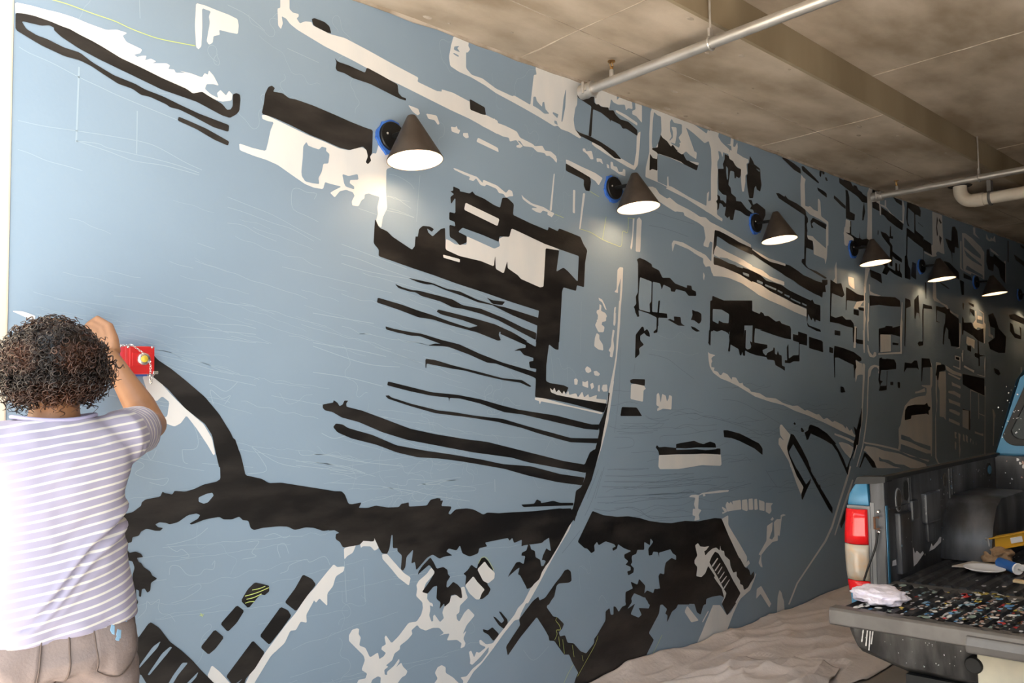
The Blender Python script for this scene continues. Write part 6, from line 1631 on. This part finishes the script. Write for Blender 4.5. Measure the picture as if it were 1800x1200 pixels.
def stripe(name, pts, w, m, par, lift=.002):
    vs = []; P = smooth_pts([Vector((x, 0, z)) for x, z in pts], 8)
    mb = MB(); Q = []
    for p in P:
        h, nn, *_ = bvh.ray_cast(Vector((p.x, 1.6, p.z)), Vector((0, 1, 0)))
        if h is not None: Q.append(h + Vector((0, -lift, 0)))
    if len(Q) > 2: mb.tube(Q, w, 6)
    return mb.build(name, m, par, smooth=True)
for s in (1, -1):
    pk = [(CX + s * .052, .950), (CX + s * .168, .945), (CX + s * .164, .835), (CX + s * .118, .808), (CX + s * .066, .835)]
    pocket = drape('back_pocket', pk, .004, M['pants'], pants)
    stripe('pocket_seam', [(CX + s * .052, .950), (CX + s * .062, .86), (CX + s * .066, .835), (CX + s * .118, .808), (CX + s * .162, .835)], .0016, M['stitch'], pocket, .006)
    stripe('pocket_seam', [(CX + s * .052, .947), (CX + s * .11, .944), (CX + s * .166, .942)], .0022, M['stitch'], pocket, .006)
stripe('centre_seam', [(CX, .965), (CX + .002, .90), (CX, .835), (CX, .80)], .0022, M['stitch'], pants)
for (x, z, a, b_) in ((CX + .098, .925, .006, .012), (CX + .112, .912, .007, .011), (CX + .108, .903, .006, .006), (CX + .135, .935, .003, .004)):
    drape('paint_stain', [(x - a, z), (x - a * .3, z + b_), (x + a, z + b_ * .6), (x + a * .5, z - b_), (x - a * .4, z - b_ * .7)], .0058, M['sky_paint'], pants, thick=.001)
for s, (hip, kne, ank) in zip((-1, 1), LEGS):
    c = ank
    shoe = MB()
    rings(shoe, [(c.x + s * .008, c.y + .055, .022, .046, .135, 0), (c.x + s * .006, c.y + .05, .05, .043, .125, 0), (c.x + s * .003, c.y + .02, .085, .038, .085, 0), (c.x, c.y - .01, .115, .038, .05, 0)], 24)
    so_ = link_mesh(remeshed(shoe, .006, 3), 'shoe', M['shoe'], man)
    mb = MB(); rings(mb, [(c.x + s * .008, c.y + .055, .0, .048, .137, 0), (c.x + s * .008, c.y + .055, .026, .048, .138, 0)], 24)
    mb.build('sole', M['sole'], so_)

# curly hair: a rounded mass of ringlets
HCN = Vector((CX + .001, 2.243, 1.572)); HR = Vector((.114, .115, .108))
hb = MB(); hb.ell(HCN, (HR.x * .93, HR.y * .93, HR.z * .93), 28, 18)
rg2 = random.Random(21)
def face_side(n): return n.y > .62 and n.z < .45
cnt = 0
NH = 2500
for i in range(NH):
    z = 1 - 2 * (i + .5) / NH; r_ = math.sqrt(1 - z * z); ph = i * 2.39996323
    n_ = Vector((r_ * math.cos(ph), r_ * math.sin(ph), z))
    n_ = (n_ + Vector((rg2.gauss(0, .05), rg2.gauss(0, .05), rg2.gauss(0, .05)))).normalized()
    if face_side(n_) or z < -.80: continue
    base = HCN + Vector((n_.x * HR.x, n_.y * HR.y, n_.z * HR.z)) * rg2.uniform(.80, .99)
    bump_ = 1 + .10 * noise.noise(n_ * 2.6)
    bump_ *= 1 - .17 * max(0, n_.z) ** 1.5 * (1 - n_.z * .6)
    base = HCN + (base - HCN) * bump_
    g = Vector((0, 0, -1)); tdir = (g - n_ * g.dot(n_))
    dirn = (n_ * rg2.uniform(.35, 1.0) + tdir * rg2.uniform(.35, 1.05) + Vector((rg2.gauss(0, .35), rg2.gauss(0, .35), rg2.gauss(0, .3)))).normalized()
    L = rg2.uniform(.022, .048) * (1.3 if z < 0 else .9); hr = rg2.uniform(.0045, .0095); turns = L / rg2.uniform(.014, .024)
    a = dirn.orthogonal().normalized(); b_ = dirn.cross(a); p0 = rg2.uniform(0, 6.28)
    pts = []; N = max(9, int(turns * 8))
    for j in range(N + 1):
        u = j / N
        an = p0 + turns * 2 * math.pi * u; rr = hr * (.45 + .75 * u)
        pts.append(base + dirn * (L * u * .85) + g * (.010 * u * u) + (a * math.cos(an) + b_ * math.sin(an)) * rr)
    w = rg2.uniform(.0010, .0020)
    hb.tube(pts, [w * (1 if j < N - 2 else .55) for j in range(N + 1)], 3, cap=False)
    cnt += 1
hair = hb.build('curly_hair', M['hair'], man, smooth=True, fixn=False)
hair['kind'] = 'stuff'
